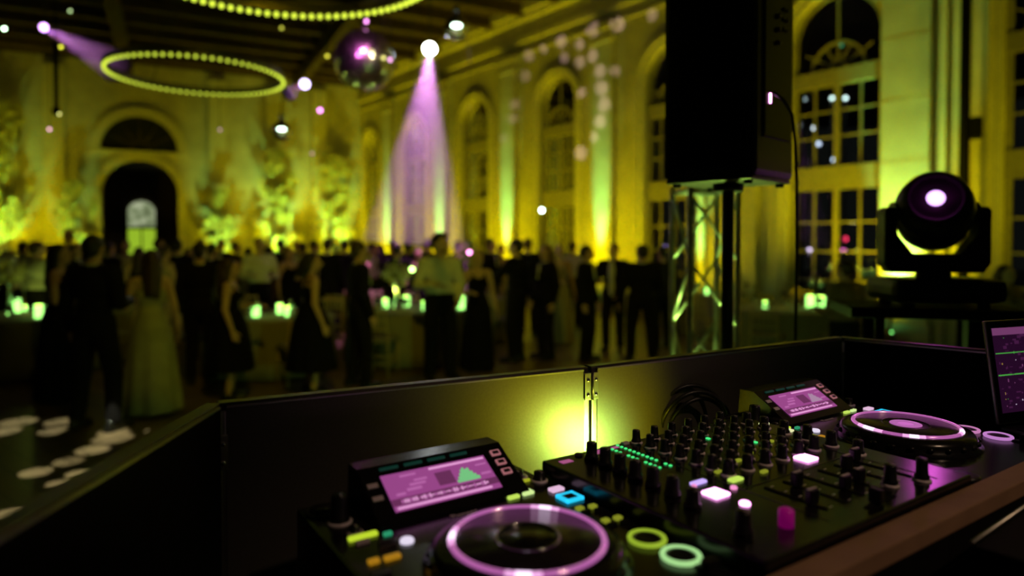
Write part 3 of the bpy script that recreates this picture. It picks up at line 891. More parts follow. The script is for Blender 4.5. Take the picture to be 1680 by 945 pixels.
        for (sh, e, wv) in J:
            c.limb(sh, e, .050 * sk + inf, .043 * sk + inf); c.limb(e, e + (wv - e) * .90, .043 * sk + inf, .030 * sk + inf)
        link('jacket' if top.startswith('suit') else ('shirt' if not fem else 'blouse'), remesh(c, 'top', M[top], .013, 3), t)
        if top.startswith('suit'):
            c = MB(); c.torus(hz(0, .012, 1.487), .058, .012, 20, 6); c.limb((0, -.100, 1.44), (0, -.128, 1.24), .030 if shirtfront else .018, .014, 8)
            if shirtfront: c.ball((0, -.112, 1.30), (.055, .03, .17), 14); c.ball((0, -.105, 1.05), (.05, .03, .16), 12)
            link('shirt', c.mesh('shirt', M['shirt']), t)
    if bottom in ('suit', 'suit_navy'):
        c = MB()
        c.ball((0, .008, .96), (.182, .134, .155)); c.ball((0, -.02, .90), (.13, .10, .11))
        for hip, kn, an in F:
            c.limb(hip, kn, .100 * sk, .075 * sk); c.limb(kn, an + Vector((0, .0, .01)), .074 * sk, .062 * sk)
        link('trousers', remesh(c, 'trousers', M[bottom], .014, 3), t)
    else:
        c = MB()
        mat_b = bottom
        z0 = .03 if longdress else hem
        pr = [(.0001, 1.12), (.118, 1.11), (.150, 1.03), (.188, .92)] + [(.188 + (flare - .188) * q ** .8, .92 + (z0 - .92) * q) for q in (.25, .5, .75, 1)] + [(.0001, z0 + .01)]
        c.lathe([(r_, z_) for r_, z_ in pr][::-1], (0, .012, 0), 48, wob=lambda a, z_: 1 + (.055 * math.sin(a * 9 + 1) + .03 * math.sin(a * 5)) * max(0, min(1, (1.0 - z_) * 1.6)))
        if top in ('dress_black', 'dress_pale', 'dress_wine', 'sequin') or longdress:
            c.ball((0, .010, 1.27), (cw, .112, .155)); c.ball((0, .008, 1.12), (.122, .096, .12))
            for sx in (-1, 1):
                c.ball((sx * .065, -.075, 1.29), .062)
                c.limb((sx * .09, -.08, 1.36), (sx * .11, .03, 1.46), .016, .014, 8)
                c.limb((sx * .11, .03, 1.46), (sx * .08, .10, 1.36), .014, .016, 8)
        link('dress' if top == bottom or longdress else 'skirt', remesh(c, 'dress', M[mat_b], .014, 2), t)
    for hip, kn, an in F:
        s_ = MB()
        sx = 1 if an.x > 0 else -1
        rt = Matrix.Rotation(sx * .15, 3, 'Z')
        s_.ball((an.x + sx * .01, an.y - .055, .042), (.047, .145, .044), 14, rt); s_.ball((an.x, an.y + .02, .06), (.042, .058, .06), 12)
        s_.box((an.x + sx * .01, an.y - .05, .010), (.08, .26, .02), rt, bev=.008)
        link('shoe', s_.mesh('shoe', M['shoe']), t)
    return t

TABLES = [(40, 8.9, .85), (445, 9.0, .80), (672, 9.9, .90), (1290, 10.0, .90), (1190, 12.6, .85), (765, 11.8, .70), (222, 10.3, .45)]
CHAIRS = []
TABXY = [((px - 840) / FPX * Y, Y, r) for px, Y, r in TABLES]
SPOTS = []       # where people stand
def free(x, y, rp=.27):
    if any(math.hypot(x - a, y - b_) < rp * 2 for a, b_ in SPOTS): return False
    return not any(math.hypot(x - a, y - b_) < r * 1.06 + rp for a, b_, r in TABXY)
PEOPLE_GRP = None
def put(t, px, Y, h, yaw, label, group=None, py=None, sx=1.0):
    r = ray(px, 398)
    x = r.x / r.y * Y
    t.location = (x, Y, 0); SPOTS.append((x, Y)); s = h / 1.765
    t.scale = (s * sx, s * sx, s); t.rotation_euler = (0, 0, R(yaw))
    tag(t, label, 'person', group)
    return t

FRONT = [
 (155, 6.16, 1.80, 172, dict(arms=('bent', 'down'), spread=.17, turn=.15, vox=.008), 'person in a black suit seen from behind, standing alone at front left with feet apart', 1.08),
 (246, 6.75, 1.66, 215, dict(sex='f', arms=('down', 'bent'), longdress=True, top='dress_pale', bottom='dress_pale', flare=.29, hair='hair_brown', hairstyle='long', turn=.3, vox=.008), 'person in a floor-length pale sage gown, long dark hair, beside the suited guest', 1.0),
 (100, 7.3, 1.72, 100, dict(sex='f', arms=('fold', 'bent'), top='dress_black', bottom='dress_black', longdress=True, flare=.26, hair='hair_black', hairstyle='long'), 'person in a long black dress behind the suited guest at far left', 1.0),
 (62, 10.0, 1.76, 160, dict(arms=('bent', 'down'), top='shirt', bottom='suit', hair='hair_brown'), 'person in a pale shirt seen from behind at the far left', 1.1),
 (127, 10.7, 1.72, 60, dict(arms=('down', 'bent'), top='suit_navy', bottom='suit_navy', hair='hair_black'), 'person with face lit, between the black dress and the suit at left', 1.0),
 (378, 7.36, 1.56, 105, dict(sex='f', arms=('down', 'bent'), top='dress_black', bottom='dress_black', hem=.36, flare=.26, hair='hair_brown', hairstyle='long', turn=.1, vox=.008), 'person in a knee-length flared black dress with long brown hair, turned to the right', 1.12),
 (328, 8.15, 1.74, 190, dict(arms=('down', 'down'), hair='hair_black'), 'person in a dark suit just left of the flared black dress, facing away', 1.0),
 (512, 7.6, 1.62, 120, dict(sex='f', arms=('down', 'bent'), top='dress_black', bottom='dress_black', hem=.30, flare=.27, hair='hair_black', hairstyle='bob', turn=-.2, vox=.008), 'person in a wide black midi dress with bare shoulders, left of the suited pair', 1.12),
(590, 7.95, 1.75, 120, dict(arms=('down', 'reach'), spread=.13, step=.05, turn=.2, hair='hair_brown', vox=.008), 'person in a black suit reaching towards the centre table', 1.05),
 (652, 11.4, 1.72, 175, dict(arms=('bent', 'bent'), hair='hair_black'), 'person in a dark jacket with back turned behind the centre table', 1.0),
 (722, 8.45, 1.84, 30, dict(arms=('bent', 'low'), top='shirt', bottom='suit', hair='hair_black', hairstyle='quiff', beard=True, turn=.5, vox=.008, spread=.12), 'bearded person in a pale long-sleeved shirt and black trousers', 1.12),
 (784, 9.0, 1.64, 15, dict(sex='f', arms=('bent', 'down'), longdress=True, top='dress_black', bottom='dress_black', flare=.25, hair='hair_blonde', hairstyle='bob', turn=.5), 'blonde person in a long black dress beside the pale shirt', 1.0),
 (845, 9.7, 1.79, -110, dict(arms=('down', 'reach'), hair='hair_black', spread=.13, vox=.008), 'tall person in a black suit turned towards the blonde guest', 1.08),
 (895, 9.9, 1.70, -60, dict(sex='f', arms=('down', 'down'), top='suit', bottom='suit', hair='hair_auburn', hairstyle='long', turn=.2), 'person with long auburn hair and dark clothes right of the tall suited guest', 1.12),
 (918, 11.4, 1.70, 10, dict(sex='f', arms=('fold', 'down'), longdress=True, top='sequin', bottom='sequin', flare=.26, hair='hair_blonde', hairstyle='bun'), 'person in a glittering beige dress, half hidden behind the auburn hair', 1.0),
 (964, 9.75, 1.70, 60, dict(arms=('down', 'down'), hair='hair_black', turn=.4, vox=.008), 'slim person in a black suit in front of the bright uplit pilaster', 1.0),
 (1006, 10.6, 1.72, -20, dict(arms=('bent', 'low'), shirtfront=True, hair='hair_brown', turn=-.3, vox=.008), 'person with an open dark jacket over a pale shirt', 1.05),
 (1053, 9.7, 1.70, 185, dict(arms=('bent', 'down'), hair='hair_black', spread=.14, vox=.008), 'broad person in a dark suit with back turned, left of the truss', 1.22),
 (1086, 10.9, 1.68, 200, dict(arms=('down', 'down'), hair='hair_black', top='suit_navy', bottom='suit_navy'), 'person in dark clothes between the broad suited back and the truss', 1.0),
 (1386, 7.0, 1.56, 200, dict(sex='f', arms=('bent', 'bent'), top='top_tan', bottom='suit_navy', hair='hair_brown', hairstyle='short', skin='skin'), 'person in a tan top standing below the window at right', 1.15),
 (1652, 7.0, 1.50, 10, dict(sex='f', arms=('down', 'bent'), top='top_tan', bottom='suit', hair='hair_brown', hairstyle='long'), 'person with long hair and a light top at the far right behind the laptop', 1.1),
 (12, 10.5, 1.60, 150, dict(sex='f', arms=('bent', 'bent'), top='dress_black', bottom='dress_black', hem=.4, hair='hair_black', hairstyle='curly'), 'person with curly dark hair at the left edge of the photo', 1.0),
 (112, 12.5, 1.97, 20, dict(arms=('down', 'down'), hair='hair_black'), 'very tall person whose head rises above the others at far left', .95),
]
for px, Y, h, yaw, kw, lab, sx in FRONT:
    put(mk(**kw), px, Y, h, yaw, lab, sx=sx)

# the packed crowd behind: a few builds, copied
PROTO = [
 (dict(arms=('down', 'down'), hair='hair_black', vox=.012), 'guest in a dark suit with short black hair in the packed crowd at the back of the hall', 'suited guests in the back crowd'),
 (dict(arms=('bent', 'down'), top='suit_navy', bottom='suit_navy', hair='hair_brown', shirtfront=True, vox=.012), 'guest in a navy suit and open shirt front in the packed crowd at the back of the hall', 'navy-suited guests in the back crowd'),
 (dict(arms=('bent', 'bent'), top='shirt', bottom='suit', hair='hair_brown', vox=.012), 'guest in a pale shirt in the packed crowd at the back of the hall', 'pale-shirted guests in the back crowd'),
 (dict(sex='f', arms=('down', 'bent'), top='dress_black', bottom='dress_black', hem=.4, hair='hair_brown', hairstyle='long', vox=.012), 'guest in a black dress with long brown hair in the packed crowd at the back', 'black-dressed guests in the back crowd'),
 (dict(sex='f', arms=('fold', 'down'), longdress=True, top='sequin', bottom='sequin', flare=.27, hair='hair_brown', hairstyle='bun', vox=.012), 'guest in a beige evening dress with hair up in the packed crowd at the back', 'beige-dressed guests in the back crowd'),
 (dict(sex='f', arms=('bent', 'bent'), longdress=True, top='dress_wine', bottom='dress_wine', flare=.26, hair='hair_black', hairstyle='long', vox=.012), 'guest in a wine-red dress with black hair in the packed crowd at the back', 'wine-dressed guests in the back crowd'),
]
CROWD = [(180, 11.8, 0, 160, 'left of the doorway'), (205, 12.6, 2, 20, 'below the lit window in the doorway'), (228, 11.2, 3, 200, 'in the middle of the doorway'),
 (272, 10.6, 4, 150, 'before the right side of the doorway'), (291, 11.4, 0, 200, 'at the right edge of the doorway'), (310, 12.2, 5, 60, 'just right of the doorway'),
 (348, 11.0, 0, 170, 'left of the leafy mound'), (362, 13.6, 1, 10, 'right below the leafy mound'), (388, 14.2, 0, 90, 'just right of the leafy mound'),
 (407, 12.0, 4, 210, 'between the leafy mound and the tall leafy column'), (426, 11.0, 2, 30, 'left of the tall leafy column'), (443, 12.8, 5, 150, 'before the tall leafy column'),
 (461, 13.8, 0, 180, 'standing out against the tall leafy column'), (474, 11.6, 3, 60, 'just right of the tall leafy column'), (486, 14.6, 1, 0, 'farther right of the tall leafy column'),
 (497, 12.6, 2, 190, 'midway between the two big leafy columns'), (517, 13.9, 0, 120, 'left of the amber leafy column'), (538, 11.8, 0, 170, 'right before the amber leafy column'),
 (551, 14.4, 4, 30, 'below the amber leafy column'), (565, 13.0, 1, 210, 'just right of the amber leafy column'), (580, 14.8, 0, 0, 'at the back corner of the hall'),
 (612, 13.4, 2, 90, 'left of the farthest pilaster'), (625, 15.2, 5, 170, 'under the farthest bright pilaster'), (645, 13.2, 0, 40, 'right of the farthest bright pilaster'),
 (668, 14.4, 0, 190, 'between the two farthest pilasters'), (686, 12.2, 3, 20, 'left of the second bright pilaster'), (700, 14.0, 1, 250, 'behind the left shoulder of the pale shirt'),
 (752, 13.0, 0, 150, 'behind the right shoulder of the pale shirt'), (768, 11.6, 0, 200, 'behind the blonde guest'), (806, 13.0, 0, 60, 'left of the tall suited guest'),
 (822, 13.6, 4, 20, 'below the third bright pilaster'), (866, 12.2, 1, 180, 'between the tall suit and the auburn hair'), (940, 13.4, 2, 150, 'left of the slim suited guest'),
 (82, 12.4, 4, 40, 'left of the very tall guest'), (38, 13.0, 2, 200, 'near the left edge'), (262, 13.2, 1, 100, 'deep inside the doorway'),
 (330, 14.4, 2, 30, 'between the doorway and the leafy mound'), (595, 12.0, 4, 240, 'behind the suit reaching to the centre table')]
GRP = ['suited guests in the back crowd', 'navy-suited guests in the back crowd', 'pale-shirted guests in the back crowd', 'black-dressed guests in the back crowd', 'beige-dressed guests in the back crowd', 'wine-dressed guests in the back crowd']
NM = ['dark-suited guest', 'navy-suited guest', 'pale-shirted guest', 'long-haired guest in black', 'beige-dressed guest', 'guest in a wine-red dress']
protos = {}
rc = random.Random(3)
for px, Y, k, yaw, where in CROWD:
    kw = PROTO[k][0]
    if k not in protos:
        t = mk(**kw); protos[k] = t
    else:
        t = copy_tree(protos[k])
    hh = (1.62 if k >= 3 else 1.72) + rc.random() * .10
    for q in range(40):
        if free((px - 840) / FPX * Y, Y): break
        Y += .15
        if Y > 17: Y = 10.8
    put(t, px, Y, hh, yaw, '%s in the back crowd, %s' % (NM[k], where), GRP[k], sx=1.0)

# ------------------------------------------------------------------ tables, candles, chairs
def make_chair():
    t = thing('banquet_chair', '', 'chair')
    b = MB(); b.box((0, 0, .45), (.40, .40, .03), bev=.012); b.box((0, 0, .475), (.37, .37, .03), bev=.014); b.build('seat', M['cloth'], t)
    for sx in (-1, 1):
        b = MB(); b.tube([(sx * .18, -.18, 0), (sx * .175, -.175, .45)], [.012, .016], 8); b.build('leg', M['chair'], t)
        b = MB(); b.tube([(sx * .18, .20, 0), (sx * .175, .18, .45), (sx * .165, .21, .70), (sx * .155, .24, .92)], [.012, .016, .015, .013], 8); b.build('leg', M['chair'], t)
    b = MB()
    for z, y in ((.60, .197), (.74, .215), (.82, .225), (.91, .238)): b.tube([(-.165, y, z), (0, y + .012, z), (.165, y, z)], .011, 8)
    for x in (-.09, -.03, .03, .09): b.tube([(x, .207, .60), (x, .235, .90)], .007, 6)
    b.build('backrest', M['chair'], t)
    b = MB()
    for z in (.17, .26):
        for sx in (-1, 1): b.tube([(sx * .178, -.178, z), (sx * .178, .19, z)], .008, 6)
        b.tube([(-.178, -.178, z), (.178, -.178, z)], .008, 6); b.tube([(-.178, .19, z), (.178, .19, z)], .008, 6)
    b.build('stretcher', M['chair'], t)
    return t
chair0 = make_chair(); used = [False]
def place_chair(x, y, rz, label, group):
    if not used[0]: t = chair0; used[0] = True
    else: t = copy_tree(chair0)
    t.location = (x, y, 0); t.rotation_euler = (0, 0, rz); tag(t, label, 'chair', group)
def make_candle():
    t = thing('candle_holder', '', 'candle')
    b = MB(); b.lathe([(.05, 0), (.056, .004), (.056, .17), (.053, .17), (.053, .008), (.0001, .008)], (0, 0, 0), 20); b.build('glass_cylinder', M['votive'], t)
    b = MB(); b.lathe([(.0001, .0085), (.046, .0085), (.046, .105), (.040, .112), (.0001, .104)], (0, 0, 0), 16); b.build('candle', M['wax'], t)
    b = MB(); b.lathe([(.0001, .108), (.010, .116), (.013, .128), (.007, .148), (.0001, .165)], (0, 0, 0), 12); b.build('flame', M['flame'], t)
    return t
candle0 = make_candle(); cused = [False]
def place_candle(x, y, z, label, sc=1.0, e=1.6):
    if not cused[0]: t = candle0; cused[0] = True
    else: t = copy_tree(candle0)
    sc *= .66; t.location = (x, y, z); t.scale = (sc, sc, sc * 1.1); tag(t, label, 'candle', 'lit candles on the tables')
    l = bpy.data.lights.new('candle_light', 'POINT'); l.energy = e; l.color = (.85, 1.0, .10); l.shadow_soft_size = .02
    o = bpy.data.objects.new('candle_light', l); COL.objects.link(o); o.location = (x, y, z + .2 * sc)
def make_wine():
    b = MB(); b.lathe([(.034, 0), (.034, .003), (.005, .008), (.004, .09), (.02, .10), (.038, .13), (.036, .19), (.034, .19), (.036, .132), (.0001, .105)], (0, 0, 0), 18)
    return b.mesh('wine_glass', M['clear'])
wine_me = make_wine()
def place_wine(x, y, z, label):
    o = bpy.data.objects.new('wine_glass', wine_me); COL.objects.link(o); o.location = (x, y, z); tag(o, label, 'glass', 'wine glasses on the tables')
def round_table(px, Y, rad, where, chairs, phase=0.3, short=None):
    short = short or where
    x = (px - 840) / FPX * Y
    t = thing('round_table', 'round banquet table under its cloth, %s' % where, 'table', (x, Y, 0), 0, 'round banquet tables')
    b = MB(); b.lathe([(rad - .02, .715), (rad, .722), (rad, .738), (rad - .02, .745)], (0, 0, 0), 40); b.build('tabletop', M['chair'], t)
    b = MB(); b.cyl((0, 0, .05), (0, 0, .716), .04, .05, 12); b.lathe([(.30, 0), (.30, .02), (.06, .06)], (0, 0, 0), 20); b.build('pedestal', M['black'], t)
    b = MB()
    f = lambda a, z_: 1 + (.028 * math.sin(a * 14) + .012 * math.sin(a * 9 + 1)) * max(0, (.74 - z_) / .7)
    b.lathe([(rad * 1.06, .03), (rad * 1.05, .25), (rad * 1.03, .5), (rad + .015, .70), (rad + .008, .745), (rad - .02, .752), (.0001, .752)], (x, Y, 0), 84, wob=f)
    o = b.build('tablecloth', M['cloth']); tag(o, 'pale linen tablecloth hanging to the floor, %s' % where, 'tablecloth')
    D8 = ['right', 'back right', 'back', 'back left', 'left', 'front left', 'front', 'front right']
    for k in range(chairs):
        a = 2 * PI * k / chairs + phase
        cx, cy = x + (rad + .26) * math.cos(a), Y + (rad + .26) * math.sin(a)
        if any(math.hypot(cx - u_, cy - v_) < .46 for u_, v_ in SPOTS + CHAIRS): continue
        if any(math.hypot(cx - u_, cy - v_) < r_ * 1.06 + .22 for u_, v_, r_ in TABXY if math.hypot(u_ - x, v_ - Y) > .1): continue
        CHAIRS.append((cx, cy))
        side = D8[int(round(a / (PI / 4))) % 8]
        place_chair(cx, cy, a - PI / 2, 'gilt chair on the %s side of the table %s' % (side, short), 'banquet chairs at the table %s' % short)
    for k in range(chairs):
        a = 2 * PI * k / chairs + phase + .25
        side = D8[int(round((a - .25) / (PI / 4))) % 8]
        place_wine(x + (rad - .30) * math.cos(a), Y + (rad - .30) * math.sin(a), .752, 'wine glass on the %s side of the table %s' % (side, short))
    return x
TZ = .752
def cnd(px, Y, label, sc=1.0):
    place_candle((px - 840) / FPX * Y, Y, TZ, label, sc)
round_table(40, 8.9, .85, 'at the far left edge', 7)
cnd(27, 9.3, 'large candle in a glass cylinder at far left, the left one of the front pair', 1.25)
cnd(62, 8.6, 'large candle in a glass cylinder at far left, right of its neighbour', 1.35)
cnd(77, 9.2, 'small candle at the right of the far left table', .8)
cnd(40, 9.5, 'small dim candle between the two large ones at far left', .6)
round_table(445, 9.0, .80, 'between the two guests in short black dresses', 6, .1, 'between the short black dresses')
cnd(419, 8.75, 'bright candle on the left side of the table between the two short black dresses', 1.35)
cnd(458, 9.1, 'middle candle on the table between the two short black dresses', 1.1)
cnd(471, 8.8, 'right-hand candle on the table between the two short black dresses', 1.0)
round_table(672, 9.9, .90, 'behind the guest in the pale shirt', 8, .6, 'by the pale shirt')
cnd(632, 9.9, 'left candle on the centre table', 1.1)
cnd(667, 10.2, 'middle candle on the centre table beside the flowers', 1.25)
cnd(696, 9.6, 'candle on the centre table close to the pale shirt', 1.0)
cnd(756, 9.75, 'bright candle right of the pale shirt at the edge of the centre table', 1.5)
round_table(1290, 10.0, .90, 'below the window at right', 8, .2)
cnd(1330, 9.9, 'left one of the two bright candles below the right window', 1.5)
cnd(1348, 9.8, 'right one of the two bright candles below the right window', 1.45)
cnd(1256, 9.9, 'small candle on the left side of the table at right', .8)
round_table(1190, 12.6, .85, 'far behind the truss', 6, .2)
cnd(1196, 12.5, 'candle on the far table behind the truss', .9)
cnd(1160, 12.6, 'candle on the far table left of the speaker pole', .9)
round_table(222, 10.3, .45, 'behind the pale sage gown', 0, .4)
cnd(213, 10.2, 'candle glowing between the suited back and the sage gown', 1.15)
def flowers(px, Y, label, col_leaf, hz_=.75):
    x = (px - 840) / FPX * Y
    t = thing('flower_centrepiece', label, 'flowers', (x, Y, TZ))
    b = MB(); b.lathe([(.05, 0), (.055, .01), (.03, .12), (.02, hz_ - .2), (.05, hz_ - .05), (.047, hz_ - .05), (.015, .15), (.0001, .02)], (0, 0, 0), 18); b.build('vase', M['clear'], t)
    rnd = random.Random(int(px)); b = MB()
    for _ in range(160):
        d = Vector((rnd.gauss(0, 1), rnd.gauss(0, 1), rnd.gauss(0, .8))).normalized() * (.10 + .12 * rnd.random())
        c = Vector((0, 0, hz_ + .05)) + d
        rt = Matrix.Rotation(rnd.random() * 6, 3, 'Z') @ Matrix.Rotation(rnd.random() * 3, 3, 'X'); s = .05
        b._add([c + rt @ Vector((px_ * s, 0, py_ * s)) for px_, py_ in ((-.4, 0), (-.3, .6), (0, 1.2), (.3, .6), (.4, 0), (0, -.3))], [(0, 1, 2, 3, 4, 5)])
    b.build('leaves', M['leaf'], t)
    b = MB()
    for _ in range(14):
        d = Vector((rnd.gauss(0, 1), rnd.gauss(0, 1), rnd.gauss(0, .7))).normalized() * .17
        b.ball(Vector((0, 0, hz_ + .06)) + d, (.045, .045, .035), 8)
    b.build('blossoms', M[col_leaf], t)
flowers(650, 9.9, 'tall glass vase of pale flowers on the centre table', 'shirt', .45)
flowers(15, 9.0, 'tall glass vase of pale flowers at the left edge', 'shirt', .55)
flowers(765, 11.8, 'bouquet of pale blossoms behind the blonde guest', 'shirt', .75)
round_table(765, 11.8, .7, 'behind the blonde guest', 4, .8)
tiny(770, 414, 11.0, .03, (.95, .3, .7), 9, 'pink light glowing just above the blonde guest')
tiny(676, 442, 10.9, .035, (.5, 1, .2), 12, 'green-white light above the centre table')
# ------------------------------------------------------------------ the DJ booth
TT = 1.275
# desk: top, front rail, side leg panels
t = thing('booth_desk', 'black booth desk with a narrow stained wood front rail carrying the players and mixer', 'desk', tuple(g2w(.395, 0, 0)), th)
b = MB(); b.box((0, .060, TT - .015), (1.50, .485, .03), bev=.003); b.build('desk_top', M['black_matte'], t)
b = MB(); b.box((-.02, -.1895, 1.383), (1.56, .034, .022), bev=.002); b.build('front_rail', M['edge_wood'], t)
b = MB(); b.box((-.02, -.1895, 1.30), (1.56, .030, .145), bev=.002); b.build('front_board', M['black_matte'], t)
for sx in (-1, 1):
    b = MB(); b.box((sx * .72, .06, STG + (TT - .03 - STG) / 2), (.03, .44, TT - .03 - STG), bev=.003); b.build('leg_panel', M['black_matte'], t)

# folding facade panels: corner points measured on the floor plan
FZ = 1.49
C0 = Vector((-.412, .30, 0)); C1 = Vector((-.4286, .9614, 0)); C2 = Vector((.139, 1.2485, 0)); C3 = Vector((.8039, 1.6393, 0)); C4 = Vector((1.09, 1.372, 0))
def facade(a, c, label, pm, inner=1):
    d = (c - a); L = d.length; ang = math.atan2(d.y, d.x)
    t = thing('facade_panel', label, 'panel', (a.x, a.y, STG), ang, 'folding facade panels of the booth')
    H_ = FZ - STG; g = .003
    fr = MB(); w_ = .022
    fr.box((L / 2, 0, H_ - w_ / 2), (L - 2 * g, w_, w_), bev=.002); fr.build('rail', M['alu_dark'], t)
    fr = MB(); fr.box((L / 2, 0, w_ / 2), (L - 2 * g, w_, w_), bev=.002); fr.build('rail', M['alu_dark'], t)
    for x in (g + w_ * .25, L - g - w_ * .25):
        s = MB(); s.box((x, 0, H_ / 2), (w_ * .55, w_ + .006, H_ - w_), bev=.002); s.build('stile', M['alu'], t)
    p = MB(); p.box((L / 2, -.0125, H_ / 2 - .002), (L - 2 * g - w_ * 1.05, .004, H_ - .008)); p.build('infill', M[pm], t)
    e = MB(); e.box((L / 2, -.0125, H_ - .005), (L - 2 * g - w_ * 1.1, .0062, .003)); e.build('trim_bead', M['alu'], t)
    return t
facade(C0, C1, 'black facade panel at the left end of the booth, running towards the camera', 'panel_black')
facade(C1, C2, 'facade panel behind the near player, its inner face glowing yellow-green on the right', 'panel')
facade(C2, C3, 'facade panel behind the mixer, glowing yellow-green beside the hinge', 'panel')
facade(C3, C4, 'black facade panel at the right end of the booth behind the laptop', 'panel_black')
def hinge(p, z, label):
    t = thing('hinge', label, 'hinge', (p.x, p.y, z), R(30), 'hinges joining the facade panels')
    b = MB(); b.box((-.0085, -.0165, 0), (.014, .003, .050), bev=.001); b.box((.0085, -.0165, 0), (.014, .003, .050), bev=.001); b.build('leaf_plate', M['alu'], t)
    b = MB(); b.cyl((0, -.020, -.025), (0, -.020, .025), .0022, .0022, 10); b.build('pin', M['alu_dark'], t)
    for sx in (-1, 1):
        for z_ in (-.015, .012):
            b = MB(); b.ball((sx * .009, -.0185, z_), (.0036, .0022, .0036), 10); b.build('screw', M['chrome'], t)
hinge(C1, FZ - .07, 'small hinge at the left corner of the booth facade')
hinge(C2, FZ - .035, 'bright hinge between the two glowing facade panels')
hinge(C3, FZ - .06, 'small hinge at the far right corner of the booth facade')

# small lamp behind the mixer which lights the facade
p = g2w(.430, .245, TT)
t = thing('desk_lamp', 'small green-yellow lamp puck hidden behind the mixer, lighting the facade', 'lamp', tuple(p), th)
b = MB(); b.lathe([(.035, 0), (.035, .02), (.03, .026), (.0001, .027)], (0, 0, 0), 20); b.build('puck', M['black'], t)
b = MB(); b.lathe([(.026, .0275), (.022, .034), (.0001, .036)], (0, 0, 0), 18); b.build('lens', led('puck_lens', (.62, 1, .12), 6), t)
spot('desk_lamp_light', p + Vector((0, 0, .045)), p + gb * .2 - gr * .03 + Vector((0, 0, .06)), (.26, .95, .22), 5.5, 100, .9, .03)
spot('desk_lamp_light', p + Vector((0, 0, .05)), p + gb * .2 - gr * .02 + Vector((0, 0, .09)), (1.0, .86, .0), 3.0, 124, .30, .03)

def text_mesh(name, txt, size, m, parent, loc, rot=(0, 0, 0), ext=.0004):
    cu = bpy.data.curves.new(name, 'FONT'); cu.body = txt; cu.size = size; cu.extrude = ext; cu.align_x = 'CENTER'; cu.align_y = 'CENTER'
    o = bpy.data.objects.new(name, cu); COL.objects.link(o)
    dg = bpy.context.evaluated_depsgraph_get()
    me = bpy.data.meshes.new_from_object(o.evaluated_get(dg)); bpy.data.objects.remove(o)
    me.materials.clear(); me.materials.append(m)
    q = bpy.data.objects.new(name, me); COL.objects.link(q); q.parent = parent; q.location = loc; q.rotation_euler = rot
    return q

def knob(parent, x, y, z, r, h, ring=True, m='knob', ptr=True, mark='knob_ring', name='knob'):
    b = MB(); b.lathe([(r * 1.0, 0), (r * .98, h * .25), (r * .80, h * .32), (r * .76, h * .92), (r * .68, h), (.0001, h)], (0, 0, 0), 20,
                      wob=lambda a, z_: 1 + .03 * math.sin(a * 10) if z_ > h * .3 else 1)
    b.mi = 1
    if ring: b.lathe([(r * 1.22, -.001), (r * 1.24, .0018), (r * 1.05, .0030)], (0, 0, 0), 20)
    if ptr: b.box((0, -r * .35, h + .0003), (.0012, r * .7, .0008))
    return b.build(name, [M[m], M[mark]], parent, (x, y, z))

